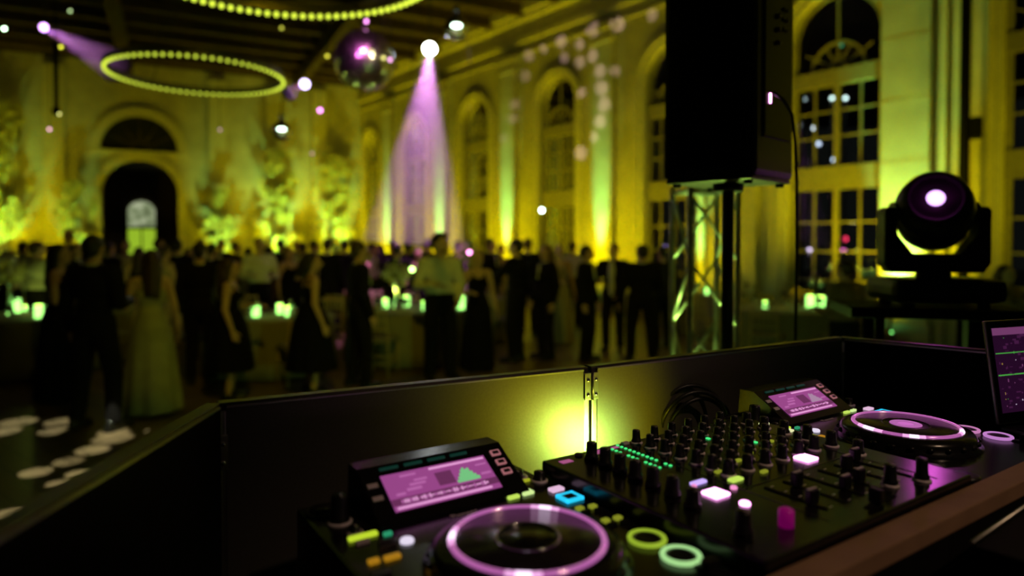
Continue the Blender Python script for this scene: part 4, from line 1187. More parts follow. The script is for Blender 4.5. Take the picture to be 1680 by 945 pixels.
def player(loc, rotz, label, disc_lit, ring_cols, screen_tint):
    t = thing('media_player', label, 'dj player', loc, rotz, 'twin players either side of the mixer')
    zb = 1.384 - TT       # top of the body above the desk
    b = MB(); b.box((0, .055, zb / 2 + .006), (.326, .445, zb - .012), bev=.005)
    b.box((0, .055, .032), (.332, .440, .030), bev=.003)
    b.build('body', M['gear'], t)
    for sx in (-1, 1):
        for y in (-.13, .24):
            f = MB(); f.cyl((sx * .13, y, 0), (sx * .13, y, .010), .016, .018, 14); f.build('foot', M['black'], t)
    # raised display housing
    b = MB()
    x0, x1 = -.100, .112
    y0, y1, y2 = .154, .232, .262
    z0, z1 = zb + .004, zb + .050
    vs = []
    for x in (x0, x1): vs += [(x, y0, zb - .002), (x, y0, z0), (x, y1, z1), (x, y2, z1), (x, y2 + .004, zb - .002)]
    b._add(vs, [(0, 1, 2, 3, 4), (9, 8, 7, 6, 5), (0, 5, 6, 1), (1, 6, 7, 2), (2, 7, 8, 3), (3, 8, 9, 4), (4, 9, 5, 0)])
    hs = b.build('display_housing', M['gear'], t)
    tilt = math.atan2(z1 - z0, y1 - y0)
    rx = Matrix.Rotation(tilt, 3, 'X')
    def on(u_, v_, h_=0):      # point on the sloped face: u across, v up the slope
        return Vector((u_, y0, z0)) + rx @ Vector((0, v_, h_))
    b = MB()
    def pl(u0, v0, u1, v1, h_, mi):
        b.mi = mi
        q = [on(u0, v0, h_), on(u1, v0, h_), on(u1, v1, h_), on(u0, v1, h_)]
        b._add([*q, *[on(0, 0, -.0008) - on(0, 0, 0) + p_ for p_ in q]], [(0, 1, 2, 3), (7, 6, 5, 4), (0, 4, 5, 1), (1, 5, 6, 2), (2, 6, 7, 3), (3, 7, 4, 0)])
    SM = [led('screen_violet', (.30, .060, .24), .95), led('screen_pale', (.72, .32, .62), 1.0), led('screen_dark', (.14, .028, .10), .9),
          led('screen_green' + screen_tint, (.16, .50, .20) if screen_tint == 'g' else (.36, .22, .34), 1.0), led('screen_mid', (.42, .12, .35), 1.0)]
    W = .076; V0 = .015; V1 = .072
    pl(-W, V0, W, V1, .0014, 0)
    b.mi = 1
    pl(-W + .066, V1 - .006, W - .003, V1 - .003, .0022, 1)
    pl(-.052, V1 - .008, -.03, V1 - .0055, .0022, 4)
    pl(-W + .004, V0 + .0022, W - .014, V0 + .0052, .0022, 1)
    pl(-W, V0 + .0075, W, V0 + .0175, .0020, 2)
    rnd = random.Random(5)
    for i in range(34):
        x = -W + .012 + i * .0038; hh = .0015 + rnd.random() * .005
        if x < W - .016: pl(x, V0 + .012 - hh / 2, x + .0026, V0 + .012 + hh / 2, .0024, 1 if i % 3 else 4)
    pl(-.006, V0 + .023, .018, V0 + .044, .0020, 2)
    for i, hh in enumerate((.004, .009, .014, .019, .022, .019, .020, .014, .009, .005)):
        pl(.020 + i * .0034, V0 + .021, .0230 + i * .0034, V0 + .021 + hh, .0024, 3)
    for (u0, v0, u1, v1) in ((-.050, .030, -.030, .0335), (-.044, .037, -.022, .040), (-.036, .043, -.018, .0455), (-.066, .026, -.054, .029), (.058, .03, .072, .033), (.056, .046, .072, .048)):
        pl(u0, V0 + v0 - .004, u1, V0 + v1 - .004, .0022, 4)
    b.build('touch_screen', SM, hs)
    # strip of hot cue keys above the screen
    for i in range(4):
        c = on(-.060 + i * .034, .0825, .001)
        k = MB(); k.box(c, (.026, .0045, .002), rx, bev=.0008); k.build('cue_key', led('teal_key', (.01, .10, .07), .22), hs)
    for i in range(3):
        c = on(.096, .072 - i * .017, .0012)
        k = MB(); k.box(c, (.015, .010, .0024), rx, bev=.002); k.mi = 1; k.box(c + rx @ Vector((0, 0, .0006)), (.010, .0055, .0024), rx, bev=.001)
        k.build('menu_key', [led('outline_pink', (.50, .18, .20), .6), M['black']], hs)
    for i in range(2):
        c = on(-.090, .060 - i * .02, .0012)
        k = MB(); k.box(c, (.014, .007, .002), rx, bev=.001); k.build('side_key', M['knob_ring'], hs)
    # jog wheel
    jb = MB()
    jb.lathe([(.110, 0), (.111, .004), (.104, .008), (.103, .016), (.098, .023), (.086, .026), (.0001, .026)], (0, 0, 0), 72,
             wob=lambda a, z_: 1 + (.010 * math.sin(a * 36) if .007 < z_ < .02 else 0))
    jo = jb.build('jog_wheel', M['gear'], t, (0, 0, zb - .002))
    r_ = MB(); r_.torus((0, 0, .0265), .0805, .0034, 96, 10)
    rm = mat('jog_ring', (.85, .70, .82), .16, metal=1.0, emit=(.55, .14, .46), es=.75, vary=.05)
    r_.build('lit_ring', rm, jo)
    p_ = MB(); p_.lathe([(.0785, .0262), (.077, .0274), (.0001, .0274)], (0, 0, 0), 72); p_.build('platter_top', mat('satin_black_platter', (.020, .014, .018), .20, vary=.1), jo)
    for ang, sp_ in (((-128, 13), (146, 16), (40, 13)) if not disc_lit else ((-146, 12), (165, 18), (-72, 14))):  # emissive arcs painting the bright highlights onto the ring
        for span, mm in ((sp_ * 1.9, led('highlight_soft', (.95, .45, .85), 1.0)), (sp_ * .8, led('highlight_core', (1.0, .70, 1.0), 1.7))):
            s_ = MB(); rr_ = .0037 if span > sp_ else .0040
            s_.tube([(.0805 * math.cos(R(ang + span * (q / 8 - .5))), .0805 * math.sin(R(ang + span * (q / 8 - .5))), .0265) for q in range(9)], rr_, 8); s_.build('ring_highlight', mm, jo)
    c_ = MB()
    if disc_lit:
        c_.lathe([(.0245, .0276), (.0245, .0284), (.0125, .0284), (.0125, .0276)], (0, 0, 0), 48); c_.build('centre_display', led('centre_violet', (.42, .12, .38), 1.0), jo)
        k = MB(); k.torus((0, 0, .0278), .036, .0010, 64, 6); k.build('groove_ring', M['alu_dark'], jo)
    else:
        c_.torus((0, 0, .0280), .0335, .0016, 64, 8); c_.build('inner_ring', M['chrome'], jo)
        k = MB(); k.lathe([(.031, .0276), (.030, .0286), (.0001, .0286)], (0, 0, 0), 48); k.build('centre_display', M['gear'], jo)
    # dimples round the rim
    for i in range(24):
        a = 2 * PI * i / 24
        d = MB(); d.ball((.1015 * math.cos(a), .1015 * math.sin(a), .0125), (.0065, .0065, .0045), 8); d.build('rim_dimple', M['gear'], jo)
    # rotary selector and side controls
    knob(t, -.132, .205, zb, .0125, .034, True, name='rotary_selector')
    knob(t, -.128, .165, zb, .008, .010, True, name='small_knob')
    m_ = MB(); m_.torus((-.138, .245, zb + .001), .020, .0035, 32, 8); m_.lathe([(.0001, 0), (.018, 0), (.018, .005), (.0001, .006)], (-.138, .245, zb), 24); m_.build('usb_cover', M['gear'], t)
    def key(x, y, w_, d_, m, name='key', rnd_=False, hh=.0045, bev=.0012):
        k = MB()
        if rnd_: k.lathe([(w_ / 2, 0), (w_ / 2, hh * .7), (w_ * .42, hh), (.0001, hh)], (x, y, zb - .0005), 24)
        else: k.box((x, y, zb + hh / 2 - .0005), (w_, d_, hh), bev=bev)
        return k.build(name, m, t)
    key(-.124, .150, .034, .008, led('lime_key', (.55, .75, .03), .9), 'source_key')
    key(-.098, .140, .010, .006, led('mint_led', (.02, .30, .14), .9), 'status_led')
    key(-.130, .136, .016, .006, M['knob_ring'], 'key')
    key(-.087, .112, .016, .010, led('white_key', (.75, .68, .85), 1.0), 'quantise_key', True, bev=.003)
    key(-.106, .122, .022, .004, M['alu_dark'], 'key'); key(-.112, .108, .020, .004, M['alu_dark'], 'key')
    key(-.137, .086, .012, .008, led('orange_key', (.55, .26, .01), .6), 'loop_key'); key(-.117, .084, .018, .008, led('orange_key', (.55, .26, .01), .6), 'loop_key')
    for y in (.055, .03, .0, -.03, -.06): key(-.142, y, .020, .012, M['knob'], 'pad_key')
    key(.084, .155, .017, .013, led('green_key', (.52, .75, .10), 1.0), 'sync_key'); key(.108, .156, .017, .013, led('green_key2', (.62, .85, .30), 1.0), 'sync_key')
    key(.148, .143, .020, .012, led('pinkwhite_key', (.78, .50, .72), .95), 'vinyl_key')
    fr = MB(); W_ = .028
    for (x, y, w_, d_) in ((.145, .1205, W_, .005), (.145, .0995, W_, .005), (.1335, .110, .005, .026), (.1565, .110, .005, .026)): fr.box((x, y, zb + .002), (w_, d_, .0045), bev=.001)
    fr.build('beat_key_frame', led('cyan_frame', (.02, .62, .95), 1.0), t)
    key(.145, .110, .017, .015, M['knob'], 'beat_key')
    knob(t, .128, .215, zb, .016, .012, True); knob(t, .150, .185, zb, .010, .014, True)
    key(.112, .196, .012, .004, led('lime_mark', (.45, .5, .02), .7), 'mark'); key(.134, .193, .010, .004, led('lime_mark', (.45, .5, .02), .7), 'mark')
    for (x, y) in ((.132, .074), (.150, .070), (.134, .028), (.152, .026)):
        key(x, y, .010, .008, led('lime_led', (.40, .45, .03), .5), 'tempo_led'); key(x, y - .012, .012, .006, M['knob'], 'tempo_key')
    for (y, cc) in ((-.036, ring_cols[0]), (-.086, ring_cols[1])):
        k = MB(); k.torus((.139, y, zb + .003), .0195, .0028, 40, 8); rr = k.build('lit_ring', cc, t)
        k = MB(); k.lathe([(.0165, 0), (.0165, .004), (.012, .005), (.0001, .0035)], (.139, y, zb - .0003), 28); k.build('round_button', M['knob'], t)
    k = MB(); k.box((.139, -.128, zb + .001), (.008, .055, .003)); k.build('tempo_slot', M['black'], t)
    k = MB(); k.box((.139, -.125, zb + .008), (.018, .012, .014), bev=.002); k.build('tempo_fader', M['knob'], t)
    for (y, nm) in ((-.10, 'cue_button'), (-.145, 'play_button')):
        k = MB(); k.lathe([(.019, 0), (.019, .005), (.015, .006), (.0001, .006)], (-.132, y, zb - .0003), 28); k.build(nm, M['knob'], t)
    text_mesh('maker_name', 'Pioneer', .012, M['knob_ring'], t, (0.005, .1435, zb + .0006))
    return t
TW = thing
r_green = led('ring_lime', (.34, .50, .03), .8); r_mint = led('ring_mint', (.42, .80, .30), .9)
r_vio = led('ring_violet', (.55, .20, .45), .9); r_vio2 = led('ring_violet2', (.55, .22, .60), .9)
pl1 = player(tuple(g2w(0, 0, TT)), th, 'nearer player at bottom centre, its screen showing a green waveform hump', False, (r_green, r_mint), 'g')
pl2 = player(tuple(g2w(.792, 0, TT)), th, 'farther player at right, with a violet ring lit in the centre of its wheel', True, (r_vio, r_vio2), 'p')
text_mesh('model_mark', 'nexus', .018, led('violet_mark', (.42, .14, .42), .9), pl2, (.08, -.1682, .088), (PI / 2, 0, 0))

# ---- mixer
ZM = 1.404 - TT
mx = thing('mixer', 'large six channel mixer crowded with knobs, between the two players', 'mixer', tuple(g2w(.395, 0, TT)), th)
b = MB(); b.box((0, .018, ZM - .012), (.452, .374, .024), bev=.003); b.box((0, .018, (ZM - .024) / 2 + .006), (.440, .362, ZM - .036), bev=.003)
b.build('body', M['gear'], mx)
for sx in (-1, 1):
    for y in (-.13, .17):
        f = MB(); f.cyl((sx * .18, y, 0), (sx * .18, y, .0065), .016, .018, 14); f.build('foot', M['black'], mx)
def lx(r): return r - .395
for (r, y, h) in ((.232, .168, .026), (.230, .136, .026), (.228, .104, .026), (.227, .073, .026), (.226, .040, .026), (.222, .003, .026), (.214, -.036, .024), (.200, -.118, .028)):
    knob(mx, lx(r), y, ZM, .0105, h, False)
colx = [.343, .383, .423, .463, .503, .543]
rows = [.190, .160, .130, .100, .070, .042]
for i, r in enumerate(colx):
    for j, y in enumerate(rows): knob(mx, lx(r), y, ZM, .0082, .021, True)
    knob(mx, lx(r), .014, ZM, .0088, .022, True, mark='knob_ring')
for (r, y, h) in ((.583, .165, .02), (.583, .130, .02), (.583, .092, .022), (.583, .050, .024), (.583, .010, .024), (.578, -.035, .022), (.540, -.142, .030), (.486, -.128, .028)):
    knob(mx, lx(r), y, ZM, .0095, h, True)
def mkey(r, y, w_, d_, m, name='key', hh=.004, round_=False):
    k = MB()
    if round_: k.lathe([(w_ / 2, 0), (w_ / 2, hh * .7), (w_ * .4, hh), (.0001, hh)], (lx(r), y, ZM - .0005), 20)
    else: k.box((lx(r), y, ZM + hh / 2 - .0005), (w_, d_, hh), bev=.0012)
    return k.build(name, m, mx)
MAG = led('magenta_key', (1.0, .35, .85), 5.0)
mkey(.273, -.022, .026, .024, MAG, 'effect_key'); mkey(.494, -.004, .026, .024, MAG, 'effect_key'); mkey(.276, -.063, .013, .012, MAG, 'effect_key', round_=True)
mkey(.285, .016, .026, .008, led('violet_key', (.55, .40, .95), 1.1), 'mode_key'); mkey(.270, .010, .007, .007, led('pink_led', (.9, .3, .6), 1.0), 'led', round_=True)
mkey(.335, -.004, .022, .010, led('green_key', (.52, .75, .10), 1.0), 'cue_key'); mkey(.308, -.022, .009, .008, led('pink_led', (.9, .3, .6), 1.0), 'led', round_=True)
for (r, y) in ((.362, .030), (.402, .044), (.445, .056), (.340, .028), (.393, -.006), (.440, .026), (.486, .060), (.523, .075), (.560, .110)):
    mkey(r, y, .012, .006, led('lime_led', (.40, .45, .03), .5), 'cue_key')
for (r, y) in ((.620 - .02, .095), (.604, .145)): mkey(r, y, .018, .010, led('paleyellow_key', (.75, .78, .40), 1.0), 'master_key')
mkey(.604, .055, .016, .010, led('lime_led', (.40, .45, .03), .5), 'master_key')
PK = led('pink_label', (.42, .09, .25), .8)
mkey(.196, .182, .020, .012, PK, 'input_label', hh=.001); mkey(.262, .190, .022, .016, PK, 'input_label', hh=.001); mkey(.300, .192, .012, .008, PK, 'input_label', hh=.001)
mkey(.228, .193, .012, .010, M['knob_ring'], 'switch', round_=True); mkey(.325, .196, .012, .008, M['knob_ring'], 'switch')
# level meters: two rows of green segments
for (x0, y0_, x1, y1_, n, seg) in ((.309, .196, .306, .075, 14, (0, 1, 2, 3, 4, 5, 6, 7, 8, 9, 11, 12)), (.289, .186, .287, .078, 13, (0, 1, 2, 4, 5, 6, 8, 9, 10, 11))):
    for i in seg:
        f = i / (n - 1)
        k = MB(); k.box((lx(x0 + (x1 - x0) * f), y0_ + (y1_ - y0_) * f, ZM + .0008), (.0042, .0040, .0022), bev=.0008)
        k.build('level_segment', led('meter_green', (.06, .80, .20), 1.1), mx)
for (r, y) in ((.423, .176), (.437, .142), (.463, .115), (.483, .087), (.503, .055)):
    k = MB(); k.box((lx(r) + .018, y, ZM + .0008), (.005, .006, .0022)); k.build('level_segment', led('meter_green', (.06, .80, .20), 1.1), mx)
# channel faders with slots and caps, crossfader, engraved lines
caps = [-.108, -.062, -.104, -.100, -.060, -.050]
for i, r in enumerate(colx):
    k = MB(); k.box((lx(r), -.085, ZM + .0006), (.004, .085, .0016)); k.build('fader_slot', M['black_matte'], mx)
    k = MB(); k.box((lx(r), caps[i], ZM + .010), (.016, .010, .018), bev=.002); k.mi = 1; k.box((lx(r), caps[i], ZM + .0195), (.016, .0030, .0010)); k.build('fader_cap', [M['knob'], M['knob_ring']], mx)
    for q in (-.045, -.065, -.085, -.105, -.125):
        k = MB(); k.box((lx(r) + .012, q, ZM + .0003), (.006, .0008, .0008)); k.build('scale_mark', M['knob_ring'], mx)
k = MB(); k.box((lx(.42), -.150, ZM + .0006), (.07, .004, .0016)); k.build('fader_slot', M['black_matte'], mx)
k = MB(); k.box((lx(.41), -.150, ZM + .010), (.010, .016, .018), bev=.002); k.build('crossfader_cap', M['knob'], mx)
k = MB(); k.lathe([(.0085, 0), (.0085, .018), (.006, .020), (.0001, .020)], (lx(.262), -.128, ZM), 20); k.build('headphone_knob', mat('magenta_plastic', (.42, .03, .24), .35, emit=(.20, .0, .10), es=.5), mx)
for x in (.260 + .055, .565):
    k = MB(); k.box((lx(x), .02, ZM + .0003), (.001, .34, .0008)); k.build('panel_line', M['alu_dark'], mx)
for y in (.028, -.030):
    k = MB(); k.box((lx(.44), y, ZM + .0003), (.24, .001, .0008)); k.build('panel_line', M['alu_dark'], mx)

# cable loop behind the mixer
cc = at_depth(1143, 700, 1.33)
b = MB()
for q, (rr, dx, dy) in enumerate(((.070, 0, 0), (.062, .010, .012), (.074, -.006, .022))):
    pts = []
    for i in range(40):
        a = 2 * PI * i / 40
        pts.append((cc.x + dx + rr * math.cos(a), cc.y + dy + .012 * math.sin(a * 2), 1.277 + .0055 + rr + rr * math.sin(a)))
    b.tube(pts, .0045, 8, closed=True)
o = b.build('cable_coil', M['black']); tag(o, 'coil of black cable standing behind the mixer against the facade', 'cable')

# laptop on a stand
lp = g2w(1.074, -.033, 0)
LT = R(20)
t = thing('laptop_stand', 'black pole stand holding up the laptop beside the right end of the desk', 'stand', (lp.x, lp.y, STG), LT)
b = MB(); b.box((.17, -.12, .006), (.26, .26, .012), bev=.002); b.build('base_plate', M['black'], t)
b = MB(); b.cyl((.17, -.12, .01), (.17, -.12, 1.275 + .073 - STG), .018, .018, 16); b.build('pole', M['black'], t)
b = MB(); b.box((.155, -.11, TT - STG + .076), (.26, .18, .008), bev=.002); b.build('tray', M['black'], t)
t = thing('laptop', 'open laptop at the right edge showing purple music software', 'laptop', (lp.x, lp.y, TT + .0805), LT)
b = MB(); b.box((.15, -.105, .007), (.30, .205, .013), bev=.004); b.build('base', M['alu_dark'], t)
b = MB()
for i in range(5):
    for j in range(13): b.box((.02 + .0215 * j, -.035 - i * .019, .0142), (.018, .015, .0018), bev=.0005)
b.build('keyboard', M['knob'], t)
la = R(8.6); rl = Matrix.Rotation(-la, 3, 'X')
lid = MB(); lid.box(Vector((.15, .002, .015)) + rl @ Vector((0, 0, .100)), (.30, .007, .198), rl, bev=.003)
ld = lid.build('lid', M['alu'], t)
bz = MB(); bz.box(Vector((.15, .002, .015)) + rl @ Vector((0, -.0038, .100)), (.294, .0014, .192), rl); bz.build('bezel', M['black'], ld)
sc_ = MB()
def lq(u0, v0, u1, v1, mi, off):
    sc_.mi = mi
    sc_.box(Vector((.15, .002, .015)) + rl @ Vector(((u0 + u1) / 2 - .15, -.0047 - off, (v0 + v1) / 2)), (u1 - u0, .0006, v1 - v0), rl)
LM = [led('lap_dark', (.018, .003, .018), .9), led('lap_violet', (.17, .045, .14), .9), led('lap_line', (.06, .34, .05), .9), led('lap_white', (.55, .42, .6), .9), led('lap_mid', (.055, .010, .050), .9), led('lap_amber', (.35, .22, .05), .8)]
lq(.014, .022, .286, .184, 0, 0)
lq(.014, .170, .286, .184, 1, .0004)
lq(.016, .134, .286, .136, 2, .0006); lq(.016, .092, .286, .0945, 2, .0006)
rnd = random.Random(11)
for i in range(170):
    u = .017 + rnd.random() * .262; v = .025 + rnd.random() * .14; w_ = .001 + rnd.random() ** 3 * .012; h_ = .001 + rnd.random() ** 2 * .006
    lq(u, v, min(u + w_, .285), v + h_, rnd.choice((3, 4, 4, 4, 1, 5, 2)) if w_ < .004 else 4, .0005 + i * .000002)
sc_.build('screen', LM, ld)

# rack unit in front of the desk at lower right
rk = g2w(.40, -.262, 0)
t = thing('rack_case', 'black rack case with bright metal edges at the lower right corner', 'case', (rk.x, rk.y, STG), th + R(3))
RT = 1.398 - STG
b = MB(); b.box((.32, -.02, RT / 2), (.62, .055, RT - .01), bev=.002); b.build('case_shell', M['black_matte'], t)
for (y, z, rr) in ((.0085, RT - .003, .0022), (-.048, RT - .003, .0030), (-.049, RT - .035, .0018), (-.049, RT - .110, .0022)):
    b = MB(); b.tube([(.010, y, z), (.63, y, z)], rr, 8); b.build('edge_profile', M['alu'], t)
b = MB(); b.box((.33, -.0485, RT - .072), (.58, .004, .066), bev=.001); b.build('front_plate', M['black_matte'], t)
for x, z, cnm, cl in ((.045, -.060, 'amber_led', (.8, .7, .1)), (.085, -.055, 'dim_led', (.4, .4, .3)), (.12, -.045, 'amber_led', (.8, .7, .1)), (.20, -.05, 'dim_led', (.4, .4, .3))):
    b = MB(); b.ball((x, -.0512, RT + z), .0022, 8); b.build('indicator', led(cnm, cl, 1.0), t)
for x in (.26, .34, .42):
    b = MB(); b.cyl((x, -.050, RT - .07), (x, -.066, RT - .07), .011, .009, 16); b.build('dial', M['knob'], t)

# ------------------------------------------------------------------ loudspeaker on its pole
E_ = Vector((.70, 1.95, 0)); ux = Vector((-.7071, .7071, 0)); uy = Vector((.7071, .7071, 0))
sc0 = E_ + ux * .15 + uy * .14
t = thing('loudspeaker', 'tall black loudspeaker seen from behind on a pole above the booth', 'speaker', (sc0.x, sc0.y, 1.905), R(45))
# local x = uy (right and away), local y = ux (left and away)
b = MB(); b.box((0, 0, .335), (.285, .305, .65), bev=.022); b.build('cabinet', M['black'], t)
b = MB(); b.box((-.1445, 0, .335), (.006, .200, .58), bev=.003); b.build('side_panel', M['black_matte'], t)
b = MB(); b.box((.01, -.1545, .36), (.19, .008, .46), bev=.003); bp = b.build('connection_panel', M['gear'], t)
for z in (.50, .46, .42):
    k = MB(); k.cyl((.0, -.159, z), (.0, -.168, z), .008, .007, 12); k.build('socket', M['alu_dark'], bp)
k = MB(); k.box((-.052, -.1595, .245), (.0045, .005, .030), bev=.002); k.build('power_light', led('speaker_led', (1.0, .30, .85), 14), bp)
for z in (.53, .50, .47):
    for x in (.04, .06): 
        k = MB(); k.cyl((x, -.158, z), (x, -.164, z), .006, .006, 12); k.build('level_knob', M['knob'], bp)
b = MB(); b.box((0, 0, .008), (.27, .29, .012), bev=.004); b.build('base_plate', M['alu_dark'], t)
for sx in (-1, 1):
    for sy in (-1, 1):
        k = MB(); k.cyl((sx * .11, sy * .12, -.010), (sx * .11, sy * .12, .004), .012, .014, 12); k.build('rubber_foot', M['black'], t)
b = MB(); b.lathe([(.045, -.022), (.048, -.016), (.048, .004)], (0, 0, 0), 20); b.build('pole_socket', M['black'], t)
t = thing('speaker_stand', 'thick black pole stand carrying the loudspeaker', 'speaker stand', (sc0.x, sc0.y, 0))
b = MB(); b.cyl((0, 0, .12), (0, 0, 1.30), .022, .022, 20); b.build('lower_tube', M['black'], t)
b = MB(); b.cyl((0, 0, 1.25), (0, 0, 1.886), .0185, .0185, 20); b.build('upper_tube', M['black'], t)
b = MB(); b.cyl((0, 0, 1.245), (0, 0, 1.33), .028, .028, 20); b.build('collar', M['black_matte'], t)
for k_ in range(3):
    a = R(90 + 120 * k_)
    b = MB(); b.tube([(.025 * math.cos(a), .025 * math.sin(a), .62), (.40 * math.cos(a), .40 * math.sin(a), .012)], .012, 8); b.tube([(.02 * math.cos(a), .02 * math.sin(a), .16), (.25 * math.cos(a), .25 * math.sin(a), .25)], .008, 8); b.build('leg', M['black'], t)
# power cable hanging from the speaker's right side
p0 = E_ + uy * .20 + Vector((.0, -.012, 2.14)) 
pts = [Vector((.772, 1.99, 2.165)), Vector((.80, 1.985, 2.14)), Vector((.832, 2.0, 2.10)), Vector((.846, 2.01, 2.02)), Vector((.852, 2.01, 1.90)), Vector((.854, 2.01, 1.7)), Vector((.852, 2.01, 1.4)), Vector((.85, 2.01, 1.0)), Vector((.85, 2.02, .5)), Vector((.84, 2.02, .012)), Vector((1.1, 2.1, .008))]
b = MB(); b.tube(pts, .0048, 8); o = b.build('power_cable', M['black']); tag(o, 'black power cable hanging straight down from the back of the loudspeaker', 'cable')

# ------------------------------------------------------------------ upright lighting truss
t = thing('lighting_truss', 'shiny aluminium box truss standing upright behind the loudspeaker pole', 'truss', (.945, 3.30, 0), R(7))
a_ = .118; ZT = 2.0
for k_, (sx, sy) in enumerate(((-1, -1), (1, -1), (1, 1), (-1, 1))):
    b = MB(); b.cyl((sx * a_, sy * a_, .02), (sx * a_, sy * a_, ZT), .014, .014, 14); b.build('chord', M['truss'], t)
corners = [(-a_, -a_), (a_, -a_), (a_, a_), (-a_, a_)]
for f_ in range(4):
    p, q = corners[f_], corners[(f_ + 1) % 4]
    b = MB(); n_ = 6; st = (ZT - .10) / n_
    for i in range(n_):
        z0 = ZT - .05 - i * st; z1 = z0 - st
        A_, B_ = (p, q) if i % 2 == 0 else (q, p)
        if f_ in (0, 2): A_, B_ = p, q
        b.cyl((A_[0], A_[1], z0), (B_[0], B_[1], z1), .0075, .0075, 10)
    b.cyl((p[0], p[1], ZT - .03), (q[0], q[1], ZT - .03), .009, .009, 10); b.cyl((p[0], p[1], .06), (q[0], q[1], .06), .009, .009, 10)
    b.build('diagonal_braces', M['truss'], t)
b = MB(); b.box((0, 0, .01), (.36, .36, .02), bev=.004); b.build('base_plate', M['alu_dark'], t)

# ------------------------------------------------------------------ moving head lamp on its platform
PY = R(-14)
pc = Vector((1.50, 2.42, 0))
t = thing('lamp_platform', 'small black platform table holding the moving head lamp', 'platform', (pc.x, pc.y, 0), PY)
PZ = 1.495
b = MB(); b.box((-.01, 0, PZ - .0175), (.56, .36, .035), bev=.004); b.build('platform_top', M['black_matte'], t)
for x, y in ((-.225, -.13), (.12, -.13), (-.12, .13), (.22, .13)):
    b = MB(); b.cyl((x, y, .0), (x, y, PZ - .034), .018, .018, 14) if x != .12 else b.box((x, y, (PZ - .035) / 2), (.09, .05, PZ - .036), bev=.004); b.build('leg', M['black_matte'], t)
t = thing('moving_head_lamp', 'large round-bodied moving head stage lamp with a glowing violet lens', 'stage lamp', (1.508, 2.40, PZ), R(-6))
t.scale = (.95, 1, 1)
b = MB(); b.box((0, 0, .058), (.385, .26, .085), bev=.03); b.build('base', M['black'], t)
for sx in (-1, 1):
    for sy in (-1, 1):
        k = MB(); k.cyl((sx * .13, sy * .09, 0), (sx * .13, sy * .09, .017), .02, .022, 12); k.build('foot', M['black'], t)
b = MB(); b.cyl((0, 0, .10), (0, 0, .125), .06, .055, 24); b.build('swivel', M['black'], t)
b = MB()
prof = [(-.188, .150), (-.165, .118), (.165, .118), (.188, .150), (.188, .338), (.176, .352), (.150, .352), (.142, .335), (.142, .255), (.085, .185), (-.085, .185), (-.142, .255), (-.142, .335), (-.150, .352), (-.176, .352), (-.188, .338)]
def yoke(y0, y1):
    vs = [(x, y0, z) for x, z in prof] + [(x, y1, z) for x, z in prof]; k = len(prof)
    # built as strips so that the concave outline stays clean
    quads = [(0, 1, 10, 11), (1, 2, 9, 10), (2, 3, 8, 9), (3, 4, 7, 8), (4, 5, 6, 7), (0, 11, 12, 15), (12, 13, 14, 15)]
    fs = [q for q in quads] + [tuple(k + i for i in reversed(q)) for q in quads] + [(i, (i + 1) % k, k + (i + 1) % k, k + i) for i in range(k)]
    b._add(vs, fs)
yoke(-.032, .032)
bmx = bmesh.new(); me = b.mesh('yoke', M['black']); bmx.from_mesh(me); bmesh.ops.recalc_face_normals(bmx, faces=bmx.faces); bmx.to_mesh(me); bmx.free()
yo = bpy.data.objects.new('yoke', me); COL.objects.link(yo); yo.parent = t
md = yo.modifiers.new('b', 'BEVEL'); md.width = .006; md.segments = 2; md.limit_method = 'ANGLE'
hc = Vector((0, 0, .335))
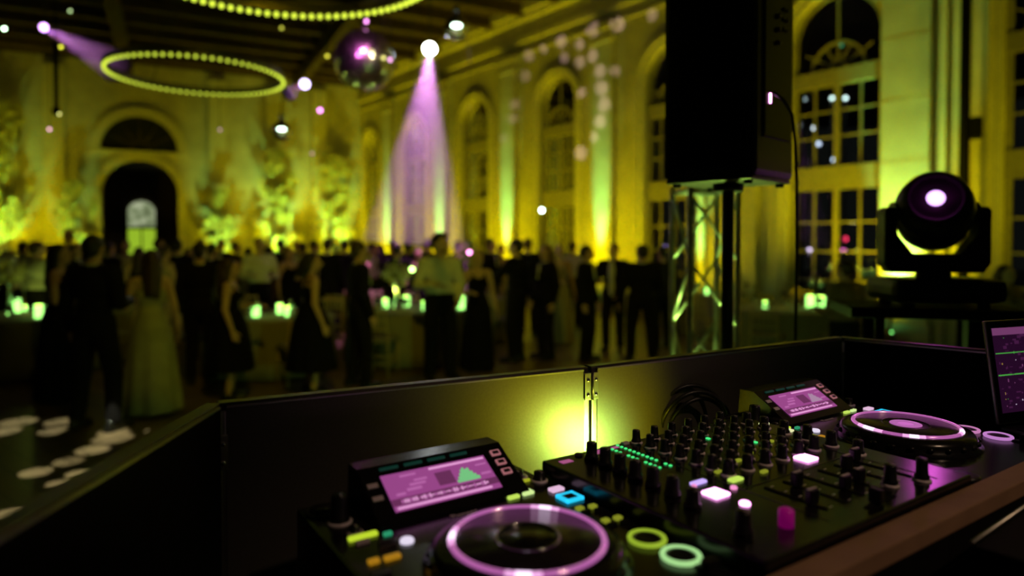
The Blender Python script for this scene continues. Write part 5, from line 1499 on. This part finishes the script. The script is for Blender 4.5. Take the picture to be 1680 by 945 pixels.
# head axis points at the camera, a little above it
hd = (Vector((0.25, .25, EYE + 1.15)) - Vector((1.50, 2.40, PZ + .335))).normalized()
hdl = Matrix.Rotation(R(6), 3, 'Z') @ hd
rh = hdl.to_track_quat('Z', 'Y').to_matrix()
b = MB()
b.lathe([(.0001, -.155), (.06, -.150), (.10, -.125), (.122, -.07), (.130, -.02), (.130, .02), (.127, .022), (.127, .034), (.129, .036), (.124, .062), (.112, .098), (.092, .122), (.086, .124), (.080, .112)], hc, 48, rot=rh)
hh_ = b.build('head', M['black'], t)
b = MB(); b.lathe([(.080, .112), (.079, .108), (.047, .100)], hc, 40, rot=rh); b.build('lens_bezel', mat('violet_lit_bezel', (.05, .03, .05), .2, coat=.5), hh_)
b = MB(); b.lathe([(.040, .100), (.034, .110), (.018, .117), (.0001, .119)], hc, 32, rot=rh); b.build('lens', led('violet_lens', (.72, .42, 1.0), 2.2), hh_)
b = MB(); b.torus(hc + rh @ Vector((0, 0, .103)), .0435, .0035, 36, 8, rh); b.build('lens_ring', led('lens_rim', (.6, .05, .6), 1.6), hh_)
for sx in (-1, 1):
    k = MB(); k.cyl((sx * .120, 0, .335), (sx * .150, 0, .335), .035, .035, 20); k.build('pivot', M['black'], t)
HW = Vector((1.497, 2.40, PZ + .335)) + hd * .16
MAGL = (1.0, .12, .85)
spot('moving_head_wash', HW, (0.3, .7, 1.7), MAGL, .9, 60, 1.0, .045)
l = bpy.data.lights.new('lens_spill', 'POINT'); l.energy = .12; l.color = (1, .1, .9); l.shadow_soft_size = .01
o = bpy.data.objects.new('lens_spill', l); COL.objects.link(o); o.location = Vector((1.508, 2.40, PZ + .335)) + hd * .135

# unseen lamp added inside the truss foot to brighten the truss
p = Vector((.945, 3.30, .022))
t = thing('added_truss_lamp', 'added unseen green-yellow lamp inside the foot of the upright truss', 'lamp', tuple(p))
b = MB(); b.cyl((0, 0, 0), (0, 0, .07), .05, .055, 18); b.build('lamp_body', M['black'], t)
b = MB(); b.cyl((0, 0, .0705), (0, 0, .078), .048, .048, 18); b.build('lens', led('added_truss_lens', (.55, 1, .15), 5), t)
l = bpy.data.lights.new('added_truss_light', 'POINT'); l.energy = 85; l.color = (.50, .95, .14); l.shadow_soft_size = .04
o = bpy.data.objects.new('added_truss_light', l); COL.objects.link(o); o.location = p + Vector((0, 0, .55))
